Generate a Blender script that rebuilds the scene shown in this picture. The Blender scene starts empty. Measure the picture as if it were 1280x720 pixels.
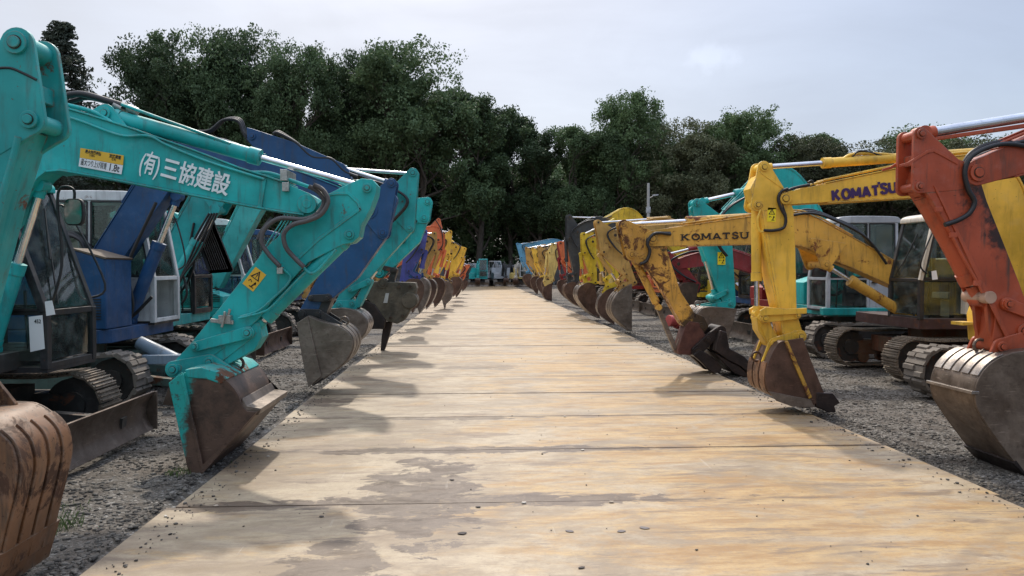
import bpy, math, random
import numpy as np
from mathutils import Vector, Matrix
R = math.radians
rnd = random.Random(7)
SC = bpy.context.scene
COL = SC.collection
# ---------------------------------------------------------------- camera, world, sun, exposure
TH = R(2.85); PITCH = R(-1.42); FPX = 925.0; CAMH = 1.7
cam_d = bpy.data.cameras.new('camera'); cam = bpy.data.objects.new('camera', cam_d); COL.objects.link(cam)
cam.location = (0, 0, CAMH); cam.rotation_euler = (R(90) + PITCH, 0, -TH)
cam_d.sensor_width = 36; cam_d.lens = FPX / 1280 * 36; cam_d.clip_end = 2000; cam_d.clip_start = 0.05
SC.camera = cam
SUN_EL = 49.0; SUN_AZ = -4.0          # azimuth from +Y towards +X
sd = Vector((math.sin(R(SUN_AZ)) * math.cos(R(SUN_EL)), math.cos(R(SUN_AZ)) * math.cos(R(SUN_EL)), math.sin(R(SUN_EL))))
sl = bpy.data.lights.new('sun', 'SUN'); so = bpy.data.objects.new('sun', sl); COL.objects.link(so)
so.rotation_euler = sd.to_track_quat('Z', 'Y').to_euler(); sl.energy = 2.9; sl.angle = R(2.0); sl.color = (1, .91, .78)
W = bpy.data.worlds.new('World'); SC.world = W; W.use_nodes = True
nt = W.node_tree; N = nt.nodes; LK = nt.links; N.clear()
sky = N.new('ShaderNodeTexSky'); sky.sky_type = 'NISHITA'; sky.sun_disc = False
sky.sun_elevation = R(SUN_EL); sky.sun_rotation = R(SUN_AZ); sky.air_density = 1.0; sky.dust_density = 2.5; sky.ozone_density = 1.0
tc = N.new('ShaderNodeTexCoord'); mp = N.new('ShaderNodeMapping'); mp.inputs['Scale'].default_value = (1.2, 1.2, 4.0)
no = N.new('ShaderNodeTexNoise'); no.inputs['Scale'].default_value = 1.5; no.inputs['Detail'].default_value = 6; no.inputs['Distortion'].default_value = .4
cr = N.new('ShaderNodeValToRGB'); cr.color_ramp.elements[0].position = .35; cr.color_ramp.elements[0].color = (.52, .52, .52, 1)
cr.color_ramp.elements[1].position = .68; cr.color_ramp.elements[1].color = (.95, .95, .95, 1)
# thin high cloud veil: mixes the clear sky towards a brighter pale grey, denser towards the left (away from +X)
sx = N.new('ShaderNodeSeparateXYZ'); mr = N.new('ShaderNodeMapRange')
mr.inputs['From Min'].default_value = -.6; mr.inputs['From Max'].default_value = .75; mr.inputs['To Min'].default_value = 1.0; mr.inputs['To Max'].default_value = .66
mm = N.new('ShaderNodeMath'); mm.operation = 'MULTIPLY'
mx = N.new('ShaderNodeMix'); mx.data_type = 'RGBA'
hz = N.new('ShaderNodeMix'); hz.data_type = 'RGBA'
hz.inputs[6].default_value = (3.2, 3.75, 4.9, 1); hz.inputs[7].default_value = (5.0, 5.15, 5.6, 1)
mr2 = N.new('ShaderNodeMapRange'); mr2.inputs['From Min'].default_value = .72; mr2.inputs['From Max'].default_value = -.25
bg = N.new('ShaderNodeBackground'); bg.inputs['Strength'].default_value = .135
wo = N.new('ShaderNodeOutputWorld')
LK.new(tc.outputs['Generated'], mp.inputs['Vector']); LK.new(mp.outputs[0], no.inputs['Vector']); LK.new(no.outputs['Fac'], cr.inputs[0])
LK.new(tc.outputs['Generated'], sx.inputs[0]); LK.new(sx.outputs['X'], mr.inputs['Value']); LK.new(sx.outputs['X'], mr2.inputs['Value'])
LK.new(cr.outputs[0], mm.inputs[0]); LK.new(mr.outputs[0], mm.inputs[1]); LK.new(mm.outputs[0], mx.inputs[0])
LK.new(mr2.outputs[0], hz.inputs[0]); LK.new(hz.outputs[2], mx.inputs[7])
LK.new(sky.outputs[0], mx.inputs[6]); # high sky above the view brightened all round, added as fill light
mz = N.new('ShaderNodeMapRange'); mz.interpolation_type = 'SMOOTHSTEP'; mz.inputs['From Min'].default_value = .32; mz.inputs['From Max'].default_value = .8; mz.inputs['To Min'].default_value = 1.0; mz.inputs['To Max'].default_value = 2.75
nb = N.new('ShaderNodeTexNoise'); nb.inputs['Scale'].default_value = 2.2; nb.inputs['Detail'].default_value = 7; nb.inputs['Roughness'].default_value = .6; nb.inputs['Distortion'].default_value = .8; LK.new(mp.outputs[0], nb.inputs['Vector'])
nr = N.new('ShaderNodeMapRange'); nr.inputs['From Min'].default_value = .3; nr.inputs['From Max'].default_value = .7; nr.inputs['To Min'].default_value = .95; nr.inputs['To Max'].default_value = 1.04; LK.new(nb.outputs['Fac'], nr.inputs['Value'])
# one small soft cloud puff right of the middle
pd = (Vector((math.sin(TH), math.cos(TH), 0)) * 925 + Vector((math.cos(TH), -math.sin(TH), 0)) * 250 + Vector((0, 0, 262))).normalized()
sb = N.new('ShaderNodeVectorMath'); sb.operation = 'SUBTRACT'; LK.new(tc.outputs['Generated'], sb.inputs[0]); sb.inputs[1].default_value = tuple(pd)
pm = N.new('ShaderNodeMapping'); pm.inputs['Scale'].default_value = (1, 1, 1.5); LK.new(sb.outputs[0], pm.inputs['Vector']); ln_ = N.new('ShaderNodeVectorMath'); ln_.operation = 'LENGTH'; LK.new(pm.outputs[0], ln_.inputs[0])
pn = N.new('ShaderNodeTexNoise'); pn.inputs['Scale'].default_value = 38; pn.inputs['Detail'].default_value = 5; LK.new(tc.outputs['Generated'], pn.inputs['Vector']); pa = N.new('ShaderNodeMath'); pa.operation = 'MULTIPLY_ADD'; LK.new(pn.outputs['Fac'], pa.inputs[0]); pa.inputs[1].default_value = -.075; LK.new(ln_.outputs['Value'], pa.inputs[2])
pr_ = N.new('ShaderNodeMapRange'); pr_.interpolation_type = 'SMOOTHSTEP'; pr_.inputs['From Min'].default_value = .002; pr_.inputs['From Max'].default_value = -.030; pr_.inputs['To Min'].default_value = 0; pr_.inputs['To Max'].default_value = .11; LK.new(pa.outputs[0], pr_.inputs['Value'])
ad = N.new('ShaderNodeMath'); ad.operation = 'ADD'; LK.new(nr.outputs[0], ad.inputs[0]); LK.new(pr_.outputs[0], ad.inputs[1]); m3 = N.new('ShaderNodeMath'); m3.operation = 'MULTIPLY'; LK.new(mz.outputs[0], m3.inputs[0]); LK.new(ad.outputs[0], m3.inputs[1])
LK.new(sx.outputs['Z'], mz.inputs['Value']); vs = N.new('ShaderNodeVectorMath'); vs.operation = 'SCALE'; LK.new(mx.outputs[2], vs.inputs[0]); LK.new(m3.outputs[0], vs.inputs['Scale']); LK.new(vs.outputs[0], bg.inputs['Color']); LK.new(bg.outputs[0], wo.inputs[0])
SC.view_settings.view_transform = 'Standard'; SC.view_settings.look = 'None'; SC.view_settings.gamma = 1
SC.view_settings.exposure = 0.06
try: SC.cycles.max_bounces = 6; SC.cycles.transparent_max_bounces = 12
except Exception: pass

# ---------------------------------------------------------------- photogrammetry: rays of the measured photo
FW = Vector((math.sin(TH), math.cos(TH), 0)); RT = Vector((math.cos(TH), -math.sin(TH), 0)); UP = Vector((0, 0, 1))
def ray(px, py):
    f = FW * math.cos(PITCH) + UP * math.sin(PITCH); u = UP * math.cos(PITCH) - FW * math.sin(PITCH)
    return f * FPX + RT * (px - 640) + u * (360 - py)
CP = Vector((0, 0, CAMH))
def at_y(px, py, Y):
    d = ray(px, py); return CP + d * (Y / d.y)
def at_ground(px, py, z=0):
    d = ray(px, py); return CP + d * ((z - CAMH) / d.z)

# ---------------------------------------------------------------- materials
def nmat(name):
    m = bpy.data.materials.new(name); m.use_nodes = True; t = m.node_tree; t.nodes.clear()
    o = t.nodes.new('ShaderNodeOutputMaterial'); b = t.nodes.new('ShaderNodeBsdfPrincipled'); t.links.new(b.outputs[0], o.inputs[0])
    return m, t, b
class G:                                     # tiny node graph helper
    def __init__(s, t): s.t = t
    def n(s, typ, **k):
        x = s.t.nodes.new(typ)
        for a, v in k.items(): setattr(x, a, v)
        return x
    def l(s, a, b): s.t.links.new(a, b)
    def noise(s, vec, scale, detail=4, rough=.55, dist=0):
        x = s.n('ShaderNodeTexNoise'); x.inputs['Scale'].default_value = scale; x.inputs['Detail'].default_value = detail
        x.inputs['Roughness'].default_value = rough; x.inputs['Distortion'].default_value = dist; s.l(vec, x.inputs['Vector']); return x.outputs['Fac']
    def vor(s, vec, scale, feature='F1'):
        x = s.n('ShaderNodeTexVoronoi'); x.feature = feature; x.inputs['Scale'].default_value = scale; s.l(vec, x.inputs['Vector']); return x
    def mapv(s, vec, sc=(1, 1, 1), rot=(0, 0, 0), loc=(0, 0, 0)):
        x = s.n('ShaderNodeMapping'); x.inputs['Scale'].default_value = sc; x.inputs['Rotation'].default_value = rot; x.inputs['Location'].default_value = loc
        s.l(vec, x.inputs['Vector']); return x.outputs[0]
    def rng(s, v, a, b, c=0, d=1, smooth=True):
        x = s.n('ShaderNodeMapRange'); x.interpolation_type = 'SMOOTHSTEP' if smooth else 'LINEAR'
        for k, q in (('From Min', a), ('From Max', b), ('To Min', c), ('To Max', d)): x.inputs[k].default_value = q
        s.l(v, x.inputs['Value']); return x.outputs[0]
    def mul(s, a, b, op='MULTIPLY'):
        x = s.n('ShaderNodeMath'); x.operation = op
        for i, q in ((0, a), (1, b)):
            if isinstance(q, (int, float)): x.inputs[i].default_value = q
            else: s.l(q, x.inputs[i])
        return x.outputs[0]
    def mix(s, f, a, b, mode='MIX'):
        x = s.n('ShaderNodeMix'); x.data_type = 'RGBA'; x.blend_type = mode
        for k, q in (('Factor', f), ('A', a), ('B', b)):
            sock = [i for i in x.inputs if i.name == k and (i.type == 'RGBA' or k == 'Factor' and i.type == 'VALUE')][0]
            if isinstance(q, (int, float)): sock.default_value = q
            elif isinstance(q, tuple): sock.default_value = q if len(q) == 4 else q + (1,)
            else: s.l(q, sock)
        return [o for o in x.outputs if o.type == 'RGBA'][0]
    def bump(s, h, strength, dist, b):
        x = s.n('ShaderNodeBump'); x.inputs['Strength'].default_value = strength; x.inputs['Distance'].default_value = dist
        s.l(h, x.inputs['Height']); s.l(x.outputs[0], b.inputs['Normal'])
MC = {}
def paint(name, col, rust=.1, dust=.35, rough=.42, rustcol=(.09, .035, .018), dirt=.5, stain=None, edge=False):
    if name in MC: return MC[name]
    m, t, b = nmat(name); g = G(t)
    tcn = g.n('ShaderNodeTexCoord'); oi = g.n('ShaderNodeObjectInfo')
    off = g.n('ShaderNodeVectorMath'); off.operation = 'ADD'; g.l(tcn.outputs['Object'], off.inputs[0]); g.l(oi.outputs['Location'], off.inputs[1])
    v = off.outputs[0]
    c1 = tuple(x * .72 for x in col); c2 = tuple(min(1, x * 1.15 + .01) for x in col)
    big = g.rng(g.noise(v, 1.7, 5, .6), .3, .7)
    c = g.mix(big, c1, c2)
    # faded chalky patches
    c = g.mix(g.rng(g.noise(v, 5.5, 6, .7), .5, .78, 0, .35), c, tuple(min(1, x * .75 + .12) for x in col))
    # run-down grime
    st = g.noise(g.mapv(v, (9, 9, 1.1)), 1.6, 5, .65)
    c = g.mix(g.rng(st, .5, .74, 0, dirt), c, (.055, .042, .03))
    # rust patches and chips
    rn = g.noise(v, 3.2, 9, .72, .5); rf = g.rng(rn, .66 - rust * .35, .72 - rust * .33, 0, 1)
    ch = g.noise(v, 34, 3, .6); cf = g.rng(ch, .71 - rust * .12, .74 - rust * .12, 0, .9)
    rmask = g.mul(rf, cf, 'MAXIMUM')
    rc = g.mix(g.noise(v, 14, 5), tuple(x * .5 for x in rustcol), tuple(x * 2.2 for x in rustcol))
    c = g.mix(rmask, c, rc)
    # dust settled on upward faces
    ge = g.n('ShaderNodeNewGeometry'); sz = g.n('ShaderNodeSeparateXYZ'); g.l(ge.outputs['Normal'], sz.inputs[0])
    df = g.mul(g.rng(sz.outputs['Z'], .35, .95), g.rng(g.noise(v, 6, 5, .65), .35, .7, .25, 1))
    c = g.mix(g.mul(df, dust), c, (.30, .25, .19))
    if edge:                                        # paint rubbed off along the plate edges
        bv = g.n('ShaderNodeBevel'); bv.samples = 3; bv.inputs['Radius'].default_value = .014; ge2 = g.n('ShaderNodeNewGeometry'); dt = g.n('ShaderNodeVectorMath'); dt.operation = 'DOT_PRODUCT'
        g.l(bv.outputs[0], dt.inputs[0]); g.l(ge2.outputs['Normal'], dt.inputs[1]); ew_ = g.mul(g.rng(dt.outputs['Value'], .985, .93), g.rng(g.noise(v, 11, 6, .75), .42, .60)); c = g.mix(g.mul(ew_, .85), c, g.mix(g.noise(v, 25, 3), (.05, .03, .02), (.30, .24, .18)))
    for (sx_, sz_, sr_) in (stain or []):           # black grease spread around a joint, in the part's own coordinates
        sub_ = g.n('ShaderNodeVectorMath'); sub_.operation = 'SUBTRACT'; g.l(tcn.outputs['Object'], sub_.inputs[0]); sub_.inputs[1].default_value = (sx_, 0, sz_)
        fl_ = g.mapv(sub_.outputs[0], (1, 0, 1)); ln = g.n('ShaderNodeVectorMath'); ln.operation = 'LENGTH'; g.l(fl_, ln.inputs[0])
        dd_ = g.mul(ln.outputs['Value'], g.mul(g.mul(g.noise(v, 6, 7, .7), -.5, 'ADD'), sr_ * 2.2), 'ADD'); c = g.mix(g.rng(dd_, sr_, sr_ * .45, 0, .93), c, (.014, .011, .010))
    g.l(c, b.inputs['Base Color'])
    r = g.rng(g.noise(v, 7, 5), .3, .7, rough - .08, rough + .2, False)
    g.l(g.mul(r, g.mul(rmask, .4), 'ADD'), b.inputs['Roughness'])
    b.inputs['Specular IOR Level'].default_value = .42
    g.bump(g.mul(g.noise(v, 2.5, 3), g.mul(rmask, -.12), 'ADD'), .25, .02, b)
    MC[name] = m; return m
def metal(name, col, col2, rough=.5, met=.6, scale=4, streak=(1, 1, 1), bump=.3):
    if name in MC: return MC[name]
    m, t, b = nmat(name); g = G(t); tcn = g.n('ShaderNodeTexCoord'); v = g.mapv(tcn.outputs['Object'], streak)
    a = g.rng(g.noise(v, scale, 8, .68, .3), .34, .66)
    c = g.mix(a, col, col2)
    c = g.mix(g.rng(g.noise(v, scale * 7, 5, .7), .52, .75, 0, .6), c, tuple(x * .45 for x in col))
    c = g.mix(g.rng(g.noise(v, scale * 2.1, 4, .6), .58, .8, 0, .45), c, tuple(min(1, x * 1.9 + .02) for x in col2))
    c = g.mix(g.rng(g.noise(g.mapv(tcn.outputs['Object'], (3, 3, 26), (.3, .8, .2)), 2.2, 4, .6), .60, .72, 0, .35), c, tuple(min(1, x * 2.2 + .02) for x in col2))
    c = g.mix(g.rng(g.noise(tcn.outputs['Object'], 1.6, 6, .7), .42, .7, 0, .5), c, tuple(x * .6 for x in col))
    g.l(c, b.inputs['Base Color']); b.inputs['Metallic'].default_value = met
    g.l(g.rng(g.noise(v, scale * 3, 5), .3, .7, rough - .12, rough + .18, False), b.inputs['Roughness'])
    g.bump(g.noise(v, scale * 9, 6, .7), bump, .006, b)
    MC[name] = m; return m
def flat(name, col, rough=.6, met=0, var=.15, scale=8):
    if name in MC: return MC[name]
    m, t, b = nmat(name); g = G(t); tcn = g.n('ShaderNodeTexCoord')
    c = g.mix(g.noise(tcn.outputs['Object'], scale, 5, .6), tuple(x * (1 - var) for x in col), tuple(min(1, x * (1 + var)) for x in col))
    g.l(c, b.inputs['Base Color']); b.inputs['Roughness'].default_value = rough; b.inputs['Metallic'].default_value = met
    MC[name] = m; return m
def glass():
    if 'glass' in MC: return MC['glass']
    m, t, b = nmat('cab glass'); t.nodes.remove(b); g = G(t); o = [n for n in t.nodes if n.type == 'OUTPUT_MATERIAL'][0]
    tr = g.n('ShaderNodeBsdfTransparent'); tr.inputs[0].default_value = (.80, .88, .86, 1)
    gl = g.n('ShaderNodeBsdfGlossy'); gl.inputs['Roughness'].default_value = .04; gl.inputs['Color'].default_value = (.9, .95, .95, 1)
    fr = g.n('ShaderNodeFresnel'); fr.inputs[0].default_value = 1.42
    tcn = g.n('ShaderNodeTexCoord'); df = g.n('ShaderNodeBsdfDiffuse'); df.inputs[0].default_value = (.35, .36, .34, 1)
    ms = g.n('ShaderNodeMixShader'); g.l(g.mul(fr.outputs[0], .01, 'ADD'), ms.inputs[0]); g.l(tr.outputs[0], ms.inputs[1]); g.l(gl.outputs[0], ms.inputs[2])
    m2 = g.n('ShaderNodeMixShader'); g.l(g.rng(g.noise(tcn.outputs['Object'], 4, 6, .7), .4, .8, .02, .22), m2.inputs[0]); g.l(ms.outputs[0], m2.inputs[1]); g.l(df.outputs[0], m2.inputs[2])
    g.l(m2.outputs[0], o.inputs[0]); MC['glass'] = m; return m
TEAL = paint('teal paint', (.005, .375, .365), .03, .25, edge=True)
TEAL2 = paint('pale teal paint', (.04, .36, .34), .08, .4)
TEALD = paint('worn teal paint', (.010, .34, .33), .10, .35, edge=True)
BLUE = paint('navy paint', (.004, .058, .165), .05, .22)
PURP = paint('violet paint', (.07, .075, .29), .15, .3)
YEL = paint('yellow paint', (.80, .49, .05), .07, .2, dirt=.35, edge=True)
YELR = paint('rust eaten yellow paint', (.62, .35, .055), .30, .25, dirt=.6, edge=True, rustcol=(.12, .04, .015))
OCH = paint('ochre paint', (.50, .29, .07), .2, .25, dirt=.5)
PYEL = paint('pale yellow paint', (.66, .50, .15), .15, .25)
LYEL = paint('lemon paint', (.60, .43, .02), .24, .2)
ORA = paint('burnt orange paint', (.38, .068, .022), .12, .2, dirt=.6)
ORA2 = paint('light orange paint', (.66, .16, .055), .12, .2)
RED = paint('crimson paint', (.28, .02, .022), .1, .3)
SKYB = paint('light blue paint', (.10, .32, .50), .12, .3)
GREYP = paint('charcoal paint', (.035, .04, .045), .1, .3)
WHITEP = paint('white cab paint', (.62, .63, .62), .06, .3, dirt=.3)
GRYW = paint('grey cab paint', (.40, .42, .44), .05, .3, dirt=.3)
CREAM = paint('cream cab paint', (.55, .50, .42), .12, .3)
BLK = paint('black frame paint', (.018, .018, .02), .05, .35)
CHASS = paint('greasy black steel paint', (.028, .026, .024), .25, .5)
BRUST = metal('brown bucket rust', (.055, .030, .020), (.14, .080, .055), .5, .3, 2.2, (1, 1, .7))
GBR = paint('teal flaked brown bucket', (.03, .15, .12), .78, .15, .5, (.042, .026, .019))
BRUST2 = paint('worn orange brown bucket', (.20, .095, .042), .42, .3, .38, (.05, .024, .013), .9, edge=True)
FRG = paint('dull green frame paint', (.09, .14, .12), .2, .45)
BLD = metal('brown grey blade steel', (.10, .07, .052), (.19, .145, .115), .45, .4, 2.5)
GR2 = metal('brown scraped bucket steel', (.10, .07, .05), (.25, .195, .15), .40, .5, 2.2)
GRUST = metal('grey worn bucket steel', (.12, .095, .075), (.24, .20, .165), .42, .55, 2.5)
WORN = metal('bright worn steel', (.22, .19, .17), (.42, .38, .34), .34, .8, 3.5)
DARKST = metal('dark attachment steel', (.018, .015, .015), (.05, .035, .03), .5, .5, 3)
CHROME = metal('cylinder rod chrome', (.62, .62, .64), (.75, .75, .76), .18, 1.0, 2, bump=.02)
PINM = metal('greasy pin steel', (.03, .022, .018), (.10, .07, .05), .45, .6, 8)
TRKS = metal('dusty track steel', (.13, .10, .072), (.27, .22, .165), .65, .3, 5)
TRKR = flat('dusty track rubber', (.15, .128, .105), .85, 0, .4, 12)
HOSE = flat('hose rubber', (.012, .012, .013), .5)
HOSEG = flat('spiral wrapped hose', (.085, .08, .08), .55)
FIT = metal('zinc fitting', (.35, .35, .33), (.5, .5, .47), .35, .8, 20)
PAPER = flat('paper', (.75, .75, .74), .7, 0, .05)
STY = flat('yellow sticker', (.72, .42, .03), .5, 0, .05)
STW = flat('white sticker', (.72, .74, .76), .5, 0, .05)
INKB = flat('black ink', (.012, .012, .014), .5)
INKV = flat('violet ink', (.04, .02, .10), .4)
INKW = flat('white lettering film', (.72, .78, .78), .5)
SEATM = flat('seat vinyl', (.02, .02, .022), .7)
SEATC = flat('beige seat cover', (.45, .38, .28), .8)
PINKR = paint('salmon red paint', (.55, .09, .08), .1, .2)

# ---------------------------------------------------------------- mesh builder
class MB:
    def __init__(s): s.v = []; s.f = []
    def prism(s, poly, y0, y1):              # poly in (x,z), extruded along y
        k = len(s.v); n = len(poly)
        a = sum(poly[i][0] * poly[(i + 1) % n][1] - poly[(i + 1) % n][0] * poly[i][1] for i in range(n))
        if a < 0: poly = poly[::-1]
        s.v += [(p[0], y0, p[1]) for p in poly] + [(p[0], y1, p[1]) for p in poly]
        s.f.append(tuple(k + i for i in range(n))); s.f.append(tuple(k + n + i for i in reversed(range(n))))
        for i in range(n):
            j = (i + 1) % n; s.f.append((k + j, k + i, k + n + i, k + n + j))
        return s
    def slab(s, poly, z0, z1):               # poly in (x,y), extruded along z
        k = len(s.v); n = len(poly)
        a = sum(poly[i][0] * poly[(i + 1) % n][1] - poly[(i + 1) % n][0] * poly[i][1] for i in range(n))
        if a < 0: poly = poly[::-1]
        s.v += [(p[0], p[1], z0) for p in poly] + [(p[0], p[1], z1) for p in poly]
        s.f.append(tuple(k + i for i in reversed(range(n)))); s.f.append(tuple(k + n + i for i in range(n)))
        for i in range(n):
            j = (i + 1) % n; s.f.append((k + i, k + j, k + n + j, k + n + i))
        return s
    def box(s, x0, x1, y0, y1, z0, z1): return s.prism([(x0, z0), (x1, z0), (x1, z1), (x0, z1)], y0, y1)
    def frame_at(s, d, hint=None):
        d = Vector(d).normalized(); h = Vector(hint) if hint else (Vector((0, 1, 0)) if abs(d.y) < .9 else Vector((1, 0, 0)))
        a = d.cross(h).normalized(); return a, a.cross(d).normalized()
    def tube(s, pts, r, n=8, caps=True):
        pts = [Vector(p) for p in pts]; k = len(s.v); m = len(pts)
        for i, p in enumerate(pts):
            d = (pts[min(i + 1, m - 1)] - pts[max(i - 1, 0)])
            if d.length < 1e-6: d = Vector((0, 0, 1))
            a, b = s.frame_at(d); rr = r[i] if isinstance(r, (list, tuple)) else r
            for j in range(n):
                t = 2 * math.pi * j / n; q = p + a * (math.cos(t) * rr) + b * (math.sin(t) * rr); s.v.append(tuple(q))
        for i in range(m - 1):
            for j in range(n):
                jj = (j + 1) % n; s.f.append((k + i * n + j, k + i * n + jj, k + (i + 1) * n + jj, k + (i + 1) * n + j))
        if caps: s.f.append(tuple(k + j for j in reversed(range(n)))); s.f.append(tuple(k + (m - 1) * n + j for j in range(n)))
        return s
    def ycyl(s, x, z, r, y0, y1, n=18): return s.prism([(x + r * math.cos(2 * math.pi * i / n), z + r * math.sin(2 * math.pi * i / n)) for i in range(n)], y0, y1)
    def bar(s, p0, p1, w, h, hint=None):
        p0, p1 = Vector(p0), Vector(p1); a, b = s.frame_at(p1 - p0, hint); k = len(s.v)
        for p in (p0, p1):
            for q, e in ((-1, -1), (1, -1), (1, 1), (-1, 1)): s.v.append(tuple(p + a * (q * w / 2) + b * (e * h / 2)))
        s.f += [(k, k + 3, k + 2, k + 1), (k + 4, k + 5, k + 6, k + 7)] + [(k + i, k + (i + 1) % 4, k + 4 + (i + 1) % 4, k + 4 + i) for i in range(4)]
        return s
    def build(s, name, mat, parent=None, smooth=35, bevel=0, seg=2):
        me = bpy.data.meshes.new(name); me.from_pydata(s.v, [], s.f); me.validate(); me.update()
        me.materials.append(mat); o = bpy.data.objects.new(name, me); COL.objects.link(o)
        import bmesh
        bm = bmesh.new(); bm.from_mesh(me); bmesh.ops.recalc_face_normals(bm, faces=bm.faces); bm.to_mesh(me); bm.free()
        if smooth: me.shade_smooth(); me.set_sharp_from_angle(angle=R(smooth))
        if parent: o.parent = parent
        if bevel:
            b = o.modifiers.new('bevel', 'BEVEL'); b.width = bevel; b.segments = seg; b.limit_method = 'ANGLE'; b.angle_limit = R(40); b.harden_normals = True
        return o
def spline(pts, sub=6):
    P = [Vector(p) for p in pts]; out = []
    for i in range(len(P) - 1):
        a = P[max(i - 1, 0)]; b = P[i]; c = P[i + 1]; d = P[min(i + 2, len(P) - 1)]
        for k in range(sub):
            t = k / sub; out.append(.5 * ((2 * b) + (c - a) * t + (2 * a - 5 * b + 4 * c - d) * t * t + (3 * b - a - 3 * c + d) * t ** 3))
    out.append(P[-1]); return out
def sp2(pts, sub=5): return [(q.x, q.y) for q in spline([(p[0], p[1], 0) for p in pts], sub)]
def hull(circs, n=20):
    pts = []
    for (p, r) in circs: pts += [(p[0] + r * math.cos(2 * math.pi * i / n), p[1] + r * math.sin(2 * math.pi * i / n)) for i in range(n)]
    pts = sorted(set(pts))
    def half(P):
        h = []
        for p in P:
            while len(h) >= 2 and (h[-1][0] - h[-2][0]) * (p[1] - h[-2][1]) - (h[-1][1] - h[-2][1]) * (p[0] - h[-2][0]) <= 0: h.pop()
            h.append(p)
        return h
    a = half(pts); b = half(pts[::-1]); return a[:-1] + b[:-1]
def lerp(a, b, t): return tuple(a[i] + (b[i] - a[i]) * t for i in range(len(a)))
def tag(o, label=None, cat=None, group=None, kind=None):
    for k, v in (('label', label), ('category', cat), ('group', group), ('kind', kind)):
        if v: o[k] = v
    return o
def empty(name, loc, rz=0):
    o = bpy.data.objects.new(name, None); COL.objects.link(o); o.location = loc; o.rotation_euler = (0, 0, rz); o.empty_display_size = .3
    return o
FONT = None
def text_obj(body, size, mat, parent, M, name='lettering', bold=0.0, ext=.0015, xs=1.0, align='LEFT', fit=None):
    cu = bpy.data.curves.new(name, 'FONT'); cu.body = body; cu.size = size; cu.extrude = ext; cu.offset = bold; cu.align_x = align; cu.align_y = 'CENTER'; cu.resolution_u = 3
    to = bpy.data.objects.new(name, cu); COL.objects.link(to)
    dg = bpy.context.evaluated_depsgraph_get(); dg.update(); me = bpy.data.meshes.new_from_object(to.evaluated_get(dg))
    bpy.data.objects.remove(to); bpy.data.curves.remove(cu)
    if fit: xx = [v.co.x for v in me.vertices]; me.transform(Matrix.Translation((-min(xx), 0, 0))); xs = fit / (max(xx) - min(xx))
    me.transform(Matrix.Diagonal((xs, 1, 1, 1))); me.transform(M); me.materials.clear(); me.materials.append(mat); me.name = name
    o = bpy.data.objects.new(name, me); COL.objects.link(o); o.parent = parent; return o
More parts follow.
